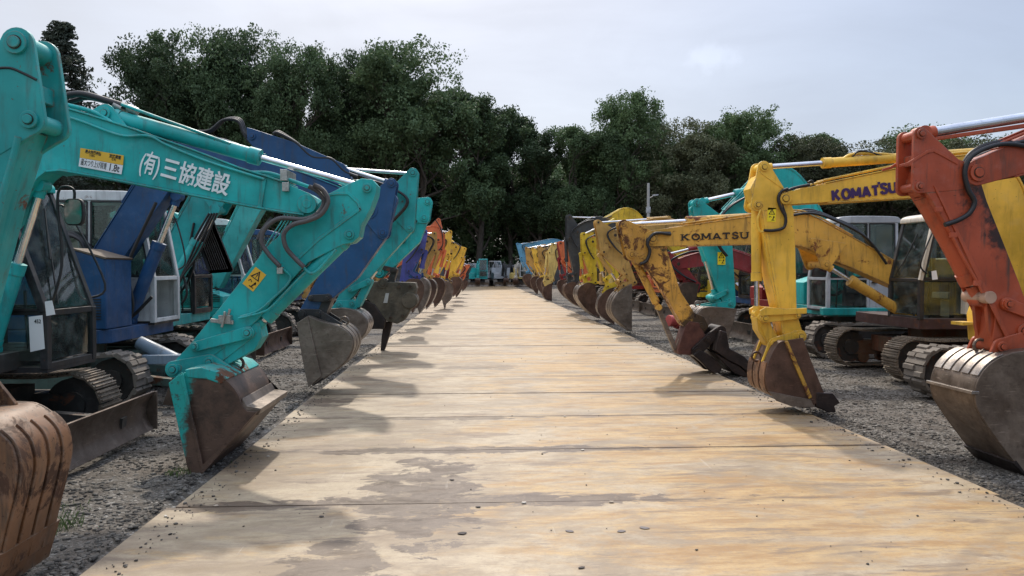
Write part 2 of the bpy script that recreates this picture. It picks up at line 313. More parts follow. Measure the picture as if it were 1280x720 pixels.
# ---------------------------------------------------------------- excavators
TRACK_CACHE = {}
def track_meshes(kind, L=2.9, H=.66, Wd=.42):
    key = (kind, L, H, Wd)
    if key in TRACK_CACHE: return TRACK_CACHE[key]
    r1 = H * .5 - .03; xr = L / 2 - H / 2
    # closed path: bottom run, front wheel, top run with a slight sag, rear wheel
    path = []
    def arc(cx, a0, a1, n, rr=r1):
        for i in range(n + 1):
            a = a0 + (a1 - a0) * i / n; path.append((cx + rr * math.cos(a), H / 2 + rr * math.sin(a)))
    arc(xr, -math.pi / 2, math.pi / 2, 14)
    for i in range(1, 12):
        t = i / 12; path.append((xr + (-2 * xr) * t, H / 2 + r1 - .035 * math.sin(math.pi * t) - .012 * math.sin(4 * math.pi * t)))
    arc(-xr, math.pi / 2, 1.5 * math.pi, 14)
    ds = [0]
    P = path + [path[0]]
    for i in range(len(P) - 1): ds.append(ds[-1] + math.dist(P[i], P[i + 1]))
    tot = ds[-1]
    def at(s):
        s %= tot
        for i in range(len(P) - 1):
            if ds[i + 1] >= s:
                t = (s - ds[i]) / max(1e-9, ds[i + 1] - ds[i]); p = lerp(P[i], P[i + 1], t)
                d = Vector((P[i + 1][0] - P[i][0], P[i + 1][1] - P[i][1])).normalized(); return p, (d.x, d.y)
    m = MB(); rr = random.Random(3)
    n = 46 if kind == 'steel' else 40; pitch = tot / n
    for i in range(n):
        (x, z), (dx, dz) = at(i * pitch); nx, nz = dz, -dx        # outward normal
        h = pitch * (.47 if kind == 'steel' else .5)
        a = (x - dx * h, z - dz * h); b = (x + dx * h, z + dz * h); T = .018 if kind == 'steel' else .03
        q = lambda p, o: (p[0] + nx * o, p[1] + nz * o)
        jj = rr.uniform(-.004, .004)
        m.prism([a, b, q(b, T), q(a, T + .004)], -Wd / 2 + jj, Wd / 2 + jj)
        if kind == 'steel':
            for f in (-.75, -.1, .55):
                c = (x + dx * h * f, z + dz * h * f); e = (c[0] + dx * .014, c[1] + dz * .014)
                m.prism([q(c, T - .002), q(e, T - .002), q(e, T + .022), q(c, T + .022)], -Wd / 2 + .004 + jj, Wd / 2 - .004 + jj)
        else:
            e1 = (x - dx * h * .55, z - dz * h * .55); e2 = (x + dx * h * .55, z + dz * h * .55)
            s = 1 if i % 2 else -1
            for (u0, u1) in ((-Wd / 2, -Wd * .04 + s * .04), (Wd * .04 + s * .04, Wd / 2)):
                o = .25 * pitch * (1 if u0 < 0 else -1)
                f1 = (e1[0] + dx * o, e1[1] + dz * o); f2 = (e2[0] + dx * o, e2[1] + dz * o)
                m.prism([q(f1, T - .002), q(f2, T - .002), q(lerp(f2, f1, .18), T + .028), q(lerp(f1, f2, .18), T + .028)], u0, u1)
    fr = MB()
    fr.prism([(-xr * .95, H * .3), (xr * .95, H * .3), (xr * 1.0, H * .62), (xr * .8, H * .68), (-xr * .8, H * .68), (-xr * 1.0, H * .6)], -Wd * .33, Wd * .33)
    for k in range(5):
        fr.ycyl(-xr * .8 + k * xr * .4, H * .19 + .02, H * .15, -Wd * .36, -Wd * .12, 14); fr.ycyl(-xr * .8 + k * xr * .4, H * .19 + .02, H * .15, Wd * .12, Wd * .36, 14)
    fr.ycyl(0, H * .78, H * .08, -Wd * .2, Wd * .2, 12)
    wh = MB()
    wh.ycyl(xr, H / 2, r1 - .03, -Wd * .28, Wd * .28, 22); wh.ycyl(xr, H / 2, r1 * .45, -Wd * .36, Wd * .36, 16)
    sp = MB(); NT = 15; pl = []
    for i in range(NT * 4):
        a = 2 * math.pi * i / (NT * 4); q = r1 - (.01 if i % 4 in (0, 1) else .045); pl.append((-xr + q * math.cos(a), H / 2 + q * math.sin(a)))
    sp.prism(pl, -Wd * .12, Wd * .12); sp.ycyl(-xr, H / 2, r1 * .55, -Wd * .4, Wd * .4, 16)
    res = (m, fr, wh, sp); TRACK_CACHE[key] = res; return res
PROTO = {}
def shared(name, key, mb, mat, parent, loc=(0, 0, 0), smooth=35, bevel=0):
    k = (key, mat.name)
    if k not in PROTO: o = mb().build(name, mat, parent, smooth, bevel); PROTO[k] = o
    else: o = PROTO[k].copy(); COL.objects.link(o); o.parent = parent; o.name = name
    o.location = loc; return o

class Exc:
    def __init__(s, label, X, Y, side, col, cat='excavator', group=None, yaw=0, name='excavator', sc=1.0, hero=False):
        s.side = side; s.rz = (0 if side > 0 else math.pi) + R(yaw); s.loc = Vector((X, Y, 0)); s.col = col; s.sc = sc; s.hero = hero
        s.root = empty(name, s.loc, s.rz); tag(s.root, label, cat, group)
        s.ns = -side; s.inv = (Matrix.Translation(s.loc) @ Matrix.Rotation(s.rz, 4, 'Z')).inverted()
        s.bev = .006 if hero else .0
    def p(s, px, py, yl=0):
        o = s.inv @ CP; d = (s.inv.to_3x3()) @ ray(px, py); q = o + d * ((yl - o.y) / d.y); return (q.x, q.z)
    def pp(s, L, yl=0): return [s.p(a, b, yl) for a, b in L]
    # --- undercarriage
    def under(s, kind='rubber', L=2.9, H=.66, Wd=.42, gauge=.95, framecol=None, blade=None, bladecol=None, bx=1.75):
        fc = framecol or CHASS; q = s.sc; mat = TRKS if kind == 'steel' else TRKR
        ms = track_meshes(kind, L * q, H * q, Wd * q)
        for sg in (-1, 1):
            y = sg * gauge * q; key = (kind, L * q, H * q, Wd * q)
            t = shared('track', ('t',) + key, lambda: ms[0], mat, s.root, (0, y, 0), 30)
            shared('track_frame', ('f',) + key, lambda: ms[1], fc, t); shared('idler_wheel', ('i',) + key, lambda: ms[2], CHASS, t); shared('sprocket', ('s',) + key, lambda: ms[3], CHASS, t)
        m = MB(); m.box(-.75 * q, .75 * q, -gauge * q + .12, gauge * q - .12, .28 * q, .55 * q); m.slab([(.5 * q * math.cos(a * .2618), .5 * q * math.sin(a * .2618)) for a in range(24)], .55 * q, .78 * q)
        for a in (-1, 1): m.box(-.5 * q, .5 * q, a * gauge * q - .14, a * gauge * q + .14, .34 * q, .5 * q)
        m.build('chassis', fc, s.root)
        if blade is not None:
            b = MB(); hh = .42 * q; x = bx * q
            prof = sp2([(x + .02, .02), (x - .05, hh * .35), (x - .045, hh * .7), (x + .03, hh)], 4); back = [(a - .035, c) for a, c in reversed(prof)]
            b.prism(prof + back, -1.08 * q, 1.08 * q); b.prism([(x - .16, .03), (x + .05, .02), (x + .05, hh), (x - .02, hh)], -1.1 * q, -1.08 * q); b.prism([(x - .16, .03), (x + .05, .02), (x + .05, hh), (x - .02, hh)], 1.08 * q, 1.1 * q)
            bo = b.build('dozer_blade', bladecol or GRUST, s.root, bevel=s.bev)
            for sg in (-1, 1): a = MB(); a.bar((.55 * q, sg * .42 * q, .34 * q), (x - .04, sg * .55 * q, .2 * q), .1, .12); a.build('blade_arm', fc, bo)
    # --- upper structure
    def upper(s, hood=None, x1=1.0, boxtop=1.55, cwcol=None, trim=None, sidebox=True, zt=1.9, boxcap=None):
        q = s.sc; c = s.col if hood is None else hood; B = .03 if s.hero else .02
        m = MB(); m.slab([(-1.3 * q, -1.02 * q), (x1 * q - .1, -1.02 * q), (x1 * q, -.9 * q), (x1 * q, 1.0 * q), (-1.3 * q, 1.0 * q)], .78 * q, .95 * q); m.build('deck', trim or c, s.root, bevel=.01)
        m = MB(); m.prism([(-1.45 * q, .955 * q), (-.38 * q, .955 * q), (-.38 * q, zt * q), (-1.25 * q, (zt - .02) * q), (-1.45 * q, (zt - .25) * q)], -1.0 * q, .98 * q); h = m.build('engine_hood', c, s.root, bevel=B, seg=3)
        g = MB()
        for i in range(9): g.box((-1.05 + i * .05) * q, (-1.03 + i * .05) * q, -1.012 * q, -1.0 * q, 1.2 * q, 1.62 * q); g.box((-1.05 + i * .05) * q, (-1.03 + i * .05) * q, .98 * q, .992 * q, 1.2 * q, 1.62 * q)
        g.build('louvre', BLK, h)
        e = MB(); e.tube([(-.9 * q, -.55 * q, zt * q), (-.9 * q, -.55 * q, (zt + .28) * q), (-1.0 * q, -.55 * q, (zt + .36) * q)], .035, 10); e.build('exhaust_pipe', CHASS, h)
        pl = sp2([(-1.45 * q, -1.03 * q), (-1.75 * q, -.7 * q), (-1.86 * q, 0), (-1.75 * q, .7 * q), (-1.45 * q, 1.02 * q)], 5)
        m = MB(); m.slab(pl, .82 * q, 1.62 * q); m.build('counterweight', cwcol or c, s.root, bevel=B, seg=3)
        if sidebox:
            m = MB(); m.prism([(-.34 * q, .955 * q), (x1 * q - .02, .955 * q), (x1 * q - .02, boxtop * q - .12), (x1 * q - .42, boxtop * q), (-.34 * q, boxtop * q)], -1.0 * q, -.3 * q)
            b = m.build('side_cover', c, s.root, bevel=B * .6)
            g = MB()
            for i in range(8): g.box(x1 * q - .34, x1 * q - .08, -1.008 * q, -1.0 * q, (1.08 + i * .035) * q, (1.095 + i * .035) * q)
            g.build('vent_grille', BLK, b)
            if boxcap:
                g = MB(); g.prism([(-.34 * q, boxtop * q + .001), (x1 * q - .42, boxtop * q + .001), (x1 * q - .02, boxtop * q - .119), (x1 * q - .0, boxtop * q - .10), (x1 * q - .42, boxtop * q + .02), (-.34 * q, boxtop * q + .02)], -1.01 * q, -.29 * q); g.build('cover_lid', boxcap, b)
    # --- cab
    def cab(s, x0=-.35, x1=1.05, y0=.12, y1=1.0, z0=.96, z1=2.6, col=None, pil=None, rake=.3, roof=None, lowglass=True, seat=None, hz=.62):
        q = s.sc; x0, x1, y0, y1, z0, z1 = [a * q for a in (x0, x1, y0, y1, z0, z1)]; rake *= q
        col = col or s.col; pil = pil or col; t = .07
        zb = z0 + hz * q; xt = x1 - rake
        fx = lambda z: x1 if z < zb else x1 + (xt - x1) * (z - zb) / (z1 - zb)
        m = MB()
        # side frames with pillars, rails
        for y in (y0 + t / 2, y1 - t / 2):
            m.bar((x0 + t / 2, y, z0), (x0 + t / 2 + .03, y, z1 - .05), t, t, (0, 1, 0)); m.bar((x1 - t / 2, y, z0), (x1 - t / 2, y, zb + .02), t, t, (0, 1, 0)); m.bar((x1 - t / 2, y, zb), (fx(z1) - t / 2, y, z1 - .05), t, t, (0, 1, 0))
            m.bar((x0 + t, y, zb), (x1 - t, y, zb), t * .55, t * .8, (0, 1, 0))
            xm = x0 + (x1 - x0) * .42; m.bar((xm, y, z0 + .05), (xm + .02, y, z1 - .05), t * .7, t * .8, (0, 1, 0))
        for (x, z) in ((x1 - t / 2, z0 + .03), (x1 - t / 2, zb), (x0 + t / 2, z0 + .03), (x0 + t / 2, zb)): m.bar((x, y0 + t, z), (x, y1 - t, z), t * .8, t * .8, (1, 0, 0))
        fo = m.build('cab_frame', pil, s.root, bevel=s.bev)
        m = MB(); m.box(x0 + .01, x1 - .01, y0 + .01, y1 - .01, z0 - .03, z0 + .02); m.build('cab_floor', BLK, fo)
        m = MB()
        for y in (y0 + .012, y1 - .032): m.box(x0 + t, x0 + (x1 - x0) * .42 - .03, y, y + .02, z0 + .02, zb - .02)
        if not lowglass:
            for y in (y0 + .012, y1 - .032): m.box(x0 + (x1 - x0) * .42 + .03, x1 - t, y, y + .02, z0 + .02, zb - .02)
        m.box(x0 + .01, x0 + .03, y0 + t, y1 - t, z0, zb); m.build('door_panel', col, s.root, bevel=s.bev)
        # roof
        m = MB(); pr = sp2([(x0 - .02, z1 - .06), (x0 + .0, z1 + .03), (x0 + .18, z1 + .07), (xt - .22, z1 + .07), (xt + .0, z1 + .02), (xt + .03, z1 - .07)], 4)
        m.prism(pr, y0 - .01, y1 + .01); m.build('cab_roof', roof or col, s.root, bevel=.02, seg=3)
        # glass panes
        g = MB(); zt = z1 - .08; i = .02
        for y in (y0 + t / 2, y1 - t / 2):
            xm = x0 + (x1 - x0) * .42
            g.prism([(x0 + t, zb + .03), (xm - .02, zb + .03), (xm, zt), (x0 + t + .03, zt)], y - .003, y + .003)
            g.prism([(xm + .04, zb + .03), (x1 - t, zb + .03), (fx(zt) - t, zt), (xm + .05, zt)], y - .003, y + .003)
            if lowglass: g.prism([(xm + .04, z0 + .08), (x1 - t, z0 + .08), (x1 - t, zb - .03), (xm + .04, zb - .03)], y - .003, y + .003)
        g.prism([(x1 - .035, zb + .04), (x1 - .029, zb + .04), (fx(zt) - .029, zt), (fx(zt) - .035, zt)], y0 + t, y1 - t)
        if lowglass: g.prism([(x1 - .035, z0 + .08), (x1 - .029, z0 + .08), (x1 - .029, zb - .03), (x1 - .035, zb - .03)], y0 + t, y1 - t)
        g.prism([(x0 + .03, zb + .04), (x0 + .036, zb + .04), (x0 + .06, zt), (x0 + .054, zt)], y0 + t, y1 - t)
        g.build('window_glass', glass(), s.root, 0)
        # rubber seals
        for y, o in ((y0 + t * .1, -1), (y1 - t * .1, 1)):
            g = MB()
            xm = x0 + (x1 - x0) * .42
            for loop in ([(x0 + t, zb + .03), (xm - .02, zb + .03), (xm, zt), (x0 + t + .03, zt)], [(xm + .04, zb + .03), (x1 - t, zb + .03), (fx(zt) - t, zt), (xm + .05, zt)]):
                for a in range(4):
                    A = loop[a]; Bq = loop[(a + 1) % 4]; g.bar((A[0], y, A[1]), (Bq[0], y, Bq[1]), .022, .022)
            g.build('window_seal', BLK, s.root, 0)
        ym = (y0 + y1) / 2; m = MB()
        m.prism([(x0 + .2, z0 + .3), (x0 + .72, z0 + .32), (x0 + .72, z0 + .42), (x0 + .34, z0 + .42), (x0 + .22, z0 + 1.0), (x0 + .12, z0 + .98)], ym - .23, ym + .23); m.prism([(x0 + .15, z0 + 1.02), (x0 + .25, z0 + 1.02), (x0 + .22, z0 + 1.2), (x0 + .14, z0 + 1.2)], ym - .12, ym + .12)
        m.box(x0 + .25, x0 + .6, ym - .15, ym + .15, z0 + .02, z0 + .3); m.build('seat', seat or SEATM, s.root, bevel=.02)
        m = MB()
        for a in (-.2, .2): m.tube([(x1 - .3, ym + a, z0), (x1 - .33, ym + a, z0 + .5), (x1 - .36, ym + a * .8, z0 + .72)], .014, 8)
        for a in (-.33, .33): m.box(x0 + .3, x0 + .72, ym + a - .06, ym + a + .06, z0 + .02, z0 + .58); m.tube([(x0 + .66, ym + a, z0 + .58), (x0 + .7, ym + a, z0 + .82)], .016, 8)
        m.build('control_lever', BLK, s.root, bevel=0)
        # mirror on the near front pillar and a grab rail
        yn = y1 + .02
        o = 1
        m = MB(); m.tube(spline([(x1 - .1, yn, zb + .1), (x1 + .05, yn + o * .07, zb + .25), (xt + .1, yn + o * .09, z1 - .25), (xt + .0, yn + o * .02, z1 - .2)]), .012, 8); m.build('grab_rail', BLK, s.root)
        if s.hero:
            hd = MB(); xm = x0 + (x1 - x0) * .42; yh = y1 + .004; hd.box(xm - .16, xm - .05, yh, yh + .03, zb - .09, zb - .05); hd.build('door_handle', PINM, s.root, 0, bevel=.004)
            wp = MB(); wp.bar((x1 - .01, y0 + .2, zb + .08), (fx(z1 - .45) + .004, (y0 + y1) / 2 + .05, z1 - .45), .012, .012); wp.bar((fx(z1 - .75) + .012, (y0 + y1) / 2 - .1, z1 - .75), (fx(z1 - .25) + .012, (y0 + y1) / 2 + .12, z1 - .25), .014, .014); wp.build('wiper', BLK, s.root, 0)
        s.cabdim = (x0, x1, y0, y1, z0, z1, zb, xt)
    def mirror(s, x, y, z):
        def rr(w, h, a):
            c_, s_ = math.cos(a), math.sin(a); return (x + w * math.copysign(abs(c_) ** .5, c_), z + h * math.copysign(abs(s_) ** .5, s_))
        A_ = [2 * math.pi * i / 28 for i in range(28)]
        m = MB(); m.prism([rr(.088, .125, a) for a in A_], y - .02, y + .03); mo = m.build('mirror', BLK, s.root, bevel=.01)
        g = MB(); g.prism([rr(.078, .114, a) for a in A_], y - .026, y - .021); g.build('mirror_glass', metal('mirror silver', (.22, .2, .18), (.3, .27, .24), .12, 1, 2, bump=0), mo)
    # --- front equipment
    def cyl(s, name, A, B, frac, r, y=0.0, col=None, rod=.5, parent=None, collar=True):
        A3 = Vector((A[0], y, A[1])); B3 = Vector((B[0], y, B[1])); d = B3 - A3; m = MB(); e = A3 + d * frac; n = d.normalized()
        nn = 20 if s.hero else 12
        m.tube([A3 + n * r * .6, e], r, nn); m.tube([e - n * .09, e + n * .012], r * 1.12, nn); m.tube([A3 + n * r * .8, A3 + n * (r * .8 + .05)], r * 1.1, nn)
        m.ycyl(A3.x, A3.z, r * 1.0, y - r * .9, y + r * .9)
        o = m.build(name, col or s.col, parent or s.root, 40)
        m = MB(); m.tube([e + n * .008, B3 - n * .02], r * rod, nn)
        m.build('rod', CHROME, o, 40)
        m = MB(); m.ycyl(B3.x, B3.z, r * .85, y - r * .9, y + r * .9); m.tube([B3 - n * (r * 1.6), B3 - n * r * .4], r * .75, 10); m.build('rod_eye', col or s.col, o, 40)
        return o
    def pins(s, L, parent, w):
        for (p, r) in L:
            m = MB(); m.ycyl(p[0], p[1], r, -w - .022, w + .022, 22); m.build('pin_boss', parent.data.materials[0], parent, 40, bevel=.003 if s.hero else 0)
            if s.hero: d = MB(); d.ycyl(p[0], p[1], r * .62, -w - .026, w + .026, 20); d.build('pin_ring', PINM, parent, 40)
            d = MB(); d.ycyl(p[0], p[1], r * .52, -w - .036, w + .036, 18); d.build('pin', parent.data.materials[0] if s.hero else PINM, parent, 40, bevel=.003 if s.hero else 0)
    def boom(s, F, K, P, tF, tK, tP, w=.3, col=None, poly=None, pipes=True, rP=.1, kb=.35):
        col = col or s.col; s.F, s.K, s.P = F, K, P
        a = lerp(K, F, kb); b = lerp(K, P, kb); cl = [F]
        cl += [lerp(F, a, t / 3) for t in (1, 2)]
        for i in range(13):
            t = i / 12; cl.append(tuple((1 - t) ** 2 * a[k] + 2 * t * (1 - t) * K[k] + t * t * b[k] for k in (0, 1)))
        cl += [lerp(b, P, t / 4) for t in (1, 2, 3)] + [P]
        D = [0]
        for i in range(1, len(cl)): D.append(D[-1] + math.dist(cl[i], cl[i - 1]))
        ik = 3 + 6; top = []; bot = []
        for i, c in enumerate(cl):
            p0 = cl[max(i - 1, 0)]; p1 = cl[min(i + 1, len(cl) - 1)]; dx, dz = p1[0] - p0[0], p1[1] - p0[1]; L = math.hypot(dx, dz); nx, nz = -dz / L, dx / L
            th = (tF + (tK - tF) * (D[i] / D[ik])) if i <= ik else (tK + (tP - tK) * ((D[i] - D[ik]) / (D[-1] - D[ik])))
            if nz < 0 and abs(nz) > .2 : nx, nz = -nx, -nz
            top.append((c[0] + nx * th / 2, c[1] + nz * th / 2)); bot.append((c[0] - nx * th / 2, c[1] - nz * th / 2))
        s.btop, s.bbot = top, bot; m = MB()
        # end rounding at tip
        def capc(c, r, p_from, p_to, n=8):
            a0 = math.atan2(p_from[1] - c[1], p_from[0] - c[0]); a1 = math.atan2(p_to[1] - c[1], p_to[0] - c[0])
            dx, dz = c[0] - cl[-2][0], c[1] - cl[-2][1]; am = math.atan2(dz, dx)
            while a0 - am > math.pi: a0 -= 2 * math.pi
            while a0 - am < -math.pi: a0 += 2 * math.pi
            while a1 - am > math.pi: a1 -= 2 * math.pi
            while a1 - am < -math.pi: a1 += 2 * math.pi
            return [(c[0] + r * math.cos(a0 + (a1 - a0) * i / n), c[1] + r * math.sin(a0 + (a1 - a0) * i / n)) for i in range(n + 1)]
        out = top + capc(P, tP / 2, top[-1], bot[-1])[1:-1] + bot[::-1]
        out = poly or out
        m.prism(out, -w / 2 + .012, w / 2 - .012)
        if not poly:
            f = .014
            def strip(line, sg):
                o = []
                for i, c in enumerate(line[:-1]):
                    q = cl[i]; dx, dz = c[0] - q[0], c[1] - q[1]; L = math.hypot(dx, dz) or 1; o.append((c[0] + dx / L * f, c[1] + dz / L * f))
                m.prism(line[:-1] + o[::-1], -w / 2, w / 2)
            strip(top, 1); strip(bot, -1)
        s.boomo = m.build('boom', col, s.root, 35, bevel=s.bev)
        s.pins([(P, rP), (F, rP)], s.boomo, w / 2 - .012)
        if pipes:
            m = MB()
            for y in (-w / 2 + .05, w / 2 - .05):
                ln = [(c[0] + (c[0] - q[0]) * (.045 / max(.01, math.dist(c, q))), y, c[1] + (c[1] - q[1]) * (.045 / max(.01, math.dist(c, q)))) for c, q in zip(top[2:-1], cl[2:-1])]
                if len(ln) > 2: m.tube(ln, .013, 8)
            m.build('hydraulic_pipe', col, s.boomo, 40)
        return s.boomo
    def bracket(s, base, p, r, w=.16, col=None, parent=None):     # lug pair carrying a cylinder pin above/below the boom
        h = hull([(p, r)] + [(b, .02) for b in base])
        for sg in (-1, 1): m = MB(); a, b = sorted((sg * w / 2, sg * (w / 2 - .025))); m.prism(h, a, b); o = m.build('cylinder_bracket', col or s.col, parent or s.boomo, 35, bevel=s.bev)
        s.pins([(p, r * .62)], o, w / 2); return o
    def arm(s, T, P, Q, B, rT=.085, rP=.14, rQ=.1, rB=.07, w=.24, col=None, poly=None, tail=True, extra=()):
        col = col or s.col; s.T, s.Q, s.B = T, Q, B; m = MB()
        if poly:
            m.prism(poly, -w / 2, w / 2)
            if tail:
                h = hull([(T, rT), (P, rP * .9), (Q, rQ)]); m.prism(h, -w / 2 - .004, -w / 2 + .03); m.prism(h, w / 2 - .03, w / 2 + .004)
                pm = lerp(P, Q, .5); m.bar((lerp(T, pm, .5)[0], -w / 2 + .01, lerp(T, pm, .5)[1]), (lerp(T, pm, .5)[0], w / 2 - .01, lerp(T, pm, .5)[1]), .09, .2)
        else:
            m.prism(hull([(P, rP), (Q, rQ * .8), (B, rB)] + list(extra)), -w / 2 + .02, w / 2 - .02)
            h = hull([(T, rT), (P, rP * .9), (Q, rQ)])
            m.prism(h, -w / 2, -w / 2 + .03); m.prism(h, w / 2 - .03, w / 2)
            pm = lerp(P, Q, .5); m.bar((lerp(T, pm, .45)[0], -w / 2 + .03, lerp(T, pm, .45)[1]), (lerp(T, pm, .45)[0], w / 2 - .03, lerp(T, pm, .45)[1]), .09, .2)
        s.armo = m.build('arm', col, s.root, 35, bevel=s.bev); s.wa = w
        s.pins([(T, rT * .7), (Q, rQ * .62), (B, rB * .85)], s.armo, w / 2); return s.armo
    def links(s, A1, L, C, w=None, col=None, wide=False):
        w = w or s.wa; col = col or s.col
        for sg in (-1, 1):
            m = MB(); a, b = sorted((sg * (w / 2 + .004), sg * (w / 2 + .04))); m.prism(hull([(A1, .045), (L, .055)]), a, b); o = m.build('guide_link', col, s.root, 35, bevel=s.bev)
        s.pins([(A1, .035), (L, .045)], o, w / 2 + .04)
        m = MB(); m.prism(hull([(L, .06), (C, .06)]), -w / 2 + .01, w / 2 - .01); o = m.build('bucket_link', col, s.root, 35, bevel=s.bev)
    def bucket(s, B, C, E, w=.6, mat=BRUST, shell=None, ear=None, straps=3, teeth=0, cutter=None, base=None, hook=True, strapmat=None, lip=WORN, strapend=.97, eark=.3):
        B2, E2, C2 = Vector(B), Vector(E), Vector(C); e1 = (E2 - B2); n = e1.orthogonal()
        if n.dot(C2 - B2) < 0: n = -n
        if shell is None:
            can = [(.05, .05), (-.02, .22), (.04, .42), (.16, .54), (.36, .56), (.6, .44), (.82, .24), (1.0, .0)]
            shell = sp2([tuple(B2 + e1 * a + n * b) for a, b in can], 4)
        out = shell; m = MB(); t = .02
        for sg in (-1, 1): a, b = sorted((sg * w / 2, sg * (w / 2 - t))); m.prism(out, a, b)
        cen = Vector((sum(p[0] for p in out) / len(out), sum(p[1] for p in out) / len(out)))
        # shell sheet along the outline (not across the mouth)
        inn = []
        for i, pnt in enumerate(out):
            p0 = Vector(out[max(i - 1, 0)]); p1 = Vector(out[min(i + 1, len(out) - 1)]); d = (p1 - p0).normalized(); nn = Vector((-d.y, d.x))
            if nn.dot(cen - Vector(pnt)) < 0: nn = -nn
            inn.append(tuple(Vector(pnt) + nn * .022))
        m.prism(list(out) + inn[::-1], -w / 2 + t + .001, w / 2 - t - .001)
        o = m.build('bucket', mat, s.root, 30, bevel=s.bev)
        # ears
        ew = s.wa / 2 + .03; em = ear or s.col; k = max(2, int(len(out) * eark))
        for sg in (-1, 1):
            m = MB(); a, b = sorted((sg * ew, sg * (ew - .03))); m.prism(hull([(B, .075), (C, .07), (out[max(0, k // 2)], .03), (out[k], .02), (lerp(out[0], out[1], .3), .03)]), a, b)
            eo = m.build('mounting_ear', em, o, 35, bevel=s.bev)
        s.pins([(B, .05), (C, .045)], eo, ew)
        # wear straps on the back of the shell
        if straps:
            i0 = int(len(out) * .3); i1 = int(len(out) * strapend); L1 = out[i0:i1]; ou = []
            for i, pnt in enumerate(L1): d = Vector(inn[i0 + i]) - Vector(pnt); ou.append(tuple(Vector(pnt) - d.normalized() * .014))
            for j in range(straps):
                yc = -w / 2 + w * (j + .5) / straps; ww = w / straps * .38; m = MB(); m.prism(L1 + ou[::-1], yc - ww, yc + ww); m.build('wear_strap', strapmat or mat, o, 30, bevel=.004 if s.hero else 0)
        # lip plate and teeth
        d = (Vector(out[-1]) - Vector(out[-3])).normalized(); nn = Vector((-d.y, d.x)); tip = Vector(out[-1]); m = MB()
        q = [tip - d * .18 + nn * .016, tip + d * .05, tip - d * .18 - nn * .016]; m.prism([tuple(x) for x in q], -w / 2 - .015, w / 2 + .015); m.build('cutting_lip', lip, o, 30)
        if teeth:
            for j in range(teeth):
                yc = -w / 2 + w * (j + .5) / teeth; m = MB(); ww = .045
                m.prism([tuple(tip - d * .06 + nn * .045), tuple(tip + d * .17), tuple(tip - d * .06 - nn * .04)], yc - ww, yc + ww); m.build('tooth', WORN, o, 30, bevel=.006)
        if cutter:
            for sg in (-1, 1): m = MB(); a, b = sorted((sg * (w / 2 + .001), sg * (w / 2 + .045))); m.prism(cutter, a, b); m.build('side_cutter', mat, o, 30, bevel=.006)
        if base: m = MB(); m.prism(base, -w / 2 - .05, w / 2 + .05); m.build('base_plate', mat, o, 30, bevel=.006)
        if hook:
            m = MB(); hc = lerp(out[k], C, .35); dd = (Vector(out[k]) - cen).normalized(); c = Vector(out[k]) + dd * .05; ring = [(c.x + .055 * math.cos(a * .5236), 0.0, c.y + .055 * math.sin(a * .5236)) for a in range(13)]
            m.tube(ring, .014, 8, False); m.build('lifting_ring', mat, o, 50)
        s.bko = o; return o
    def hose(s, pts, r=.018, mat=None, wrap=False, y=None, name='hose', parent=None):
        m = MB(); P = spline(pts, 8)
        rr = [r * (1.12 if i % 2 else .92) for i in range(len(P))] if wrap else r
        if wrap: P = spline(pts, 22); rr = [r * (1.1 if i % 2 else .93) for i in range(len(P))]
        m.tube(P, rr, 10); return m.build(name, mat or HOSE, parent or s.root, 60)
    def hoses(s, n=2, r=.018, loop=.22, mat=None):
        P = Vector(s.P); B = Vector(s.B); K = Vector(s.K); db = (P - K).normalized(); da = (B - P).normalized(); up = Vector((-db.y, db.x)); up = up if up.y > 0 else -up
        m = MB()
        for i in range(n):
            y = s.ns * (s.wa / 2 + .05 + i * .045); q = rnd.uniform(.85, 1.15) * loop
            a = P - db * .75 + up * .16; b = P - db * .3 + up * (.14 + q * .35); c = P + up * .1 + db * q * .8; d = P + da * .3 + db * q * .6; e = P + da * .6 + Vector((-da.y, da.x)) * (.0)
            m.tube(spline([(v.x, y, v.y) for v in (a, b, c, d, e)], 7), r, 8)
        # droop beneath the boom back to the deck
        F = Vector(s.F)
        for i in range(2):
            y = .06 * (2 * i - 1) + s.ns * .1; a = lerp(s.F, s.K, .55); b = (F.x + .5, F.y + .5); c = (F.x + .25, F.y - .1); m.tube(spline([(a[0], y, a[1] - .1), (b[0] + .1 * i, y, b[1] - .25), (c[0], y, c[1] - .12), (F.x - .15, y, F.y)], 7), r, 8)
        m.build('hose', mat or HOSE, s.root, 60)
    def near(s, w): return s.ns * (w / 2)
    def decal(s, poly, mat, y, name='sticker', parent=None, t=.003):
        m = MB(); a, b = sorted((y, y + s.ns * t)); m.prism(poly, a, b); return m.build(name, mat, parent or s.boomo, 0)
    def text(s, body, o, xdir, size, y, mat, parent, bold=0, xs=1.0, align='LEFT', name='lettering', fit=None):
        # o,(x,z) start in local plane; xdir angle in the photo sense (positive = rising to the right for the viewer)
        sx = 1 if s.ns < 0 else -1
        ex = Vector((sx * math.cos(xdir), 0, math.sin(xdir))); ey = Vector((-sx * math.sin(xdir), 0, math.cos(xdir))); ez = Vector((0, s.ns, 0))
        M = Matrix(((ex.x, ey.x, ez.x, o[0]), (ex.y, ey.y, ez.y, y), (ex.z, ey.z, ez.z, o[1]), (0, 0, 0, 1))); return text_obj(body, size, mat, parent, M, name, bold, xs=xs, align=align, fit=fit)
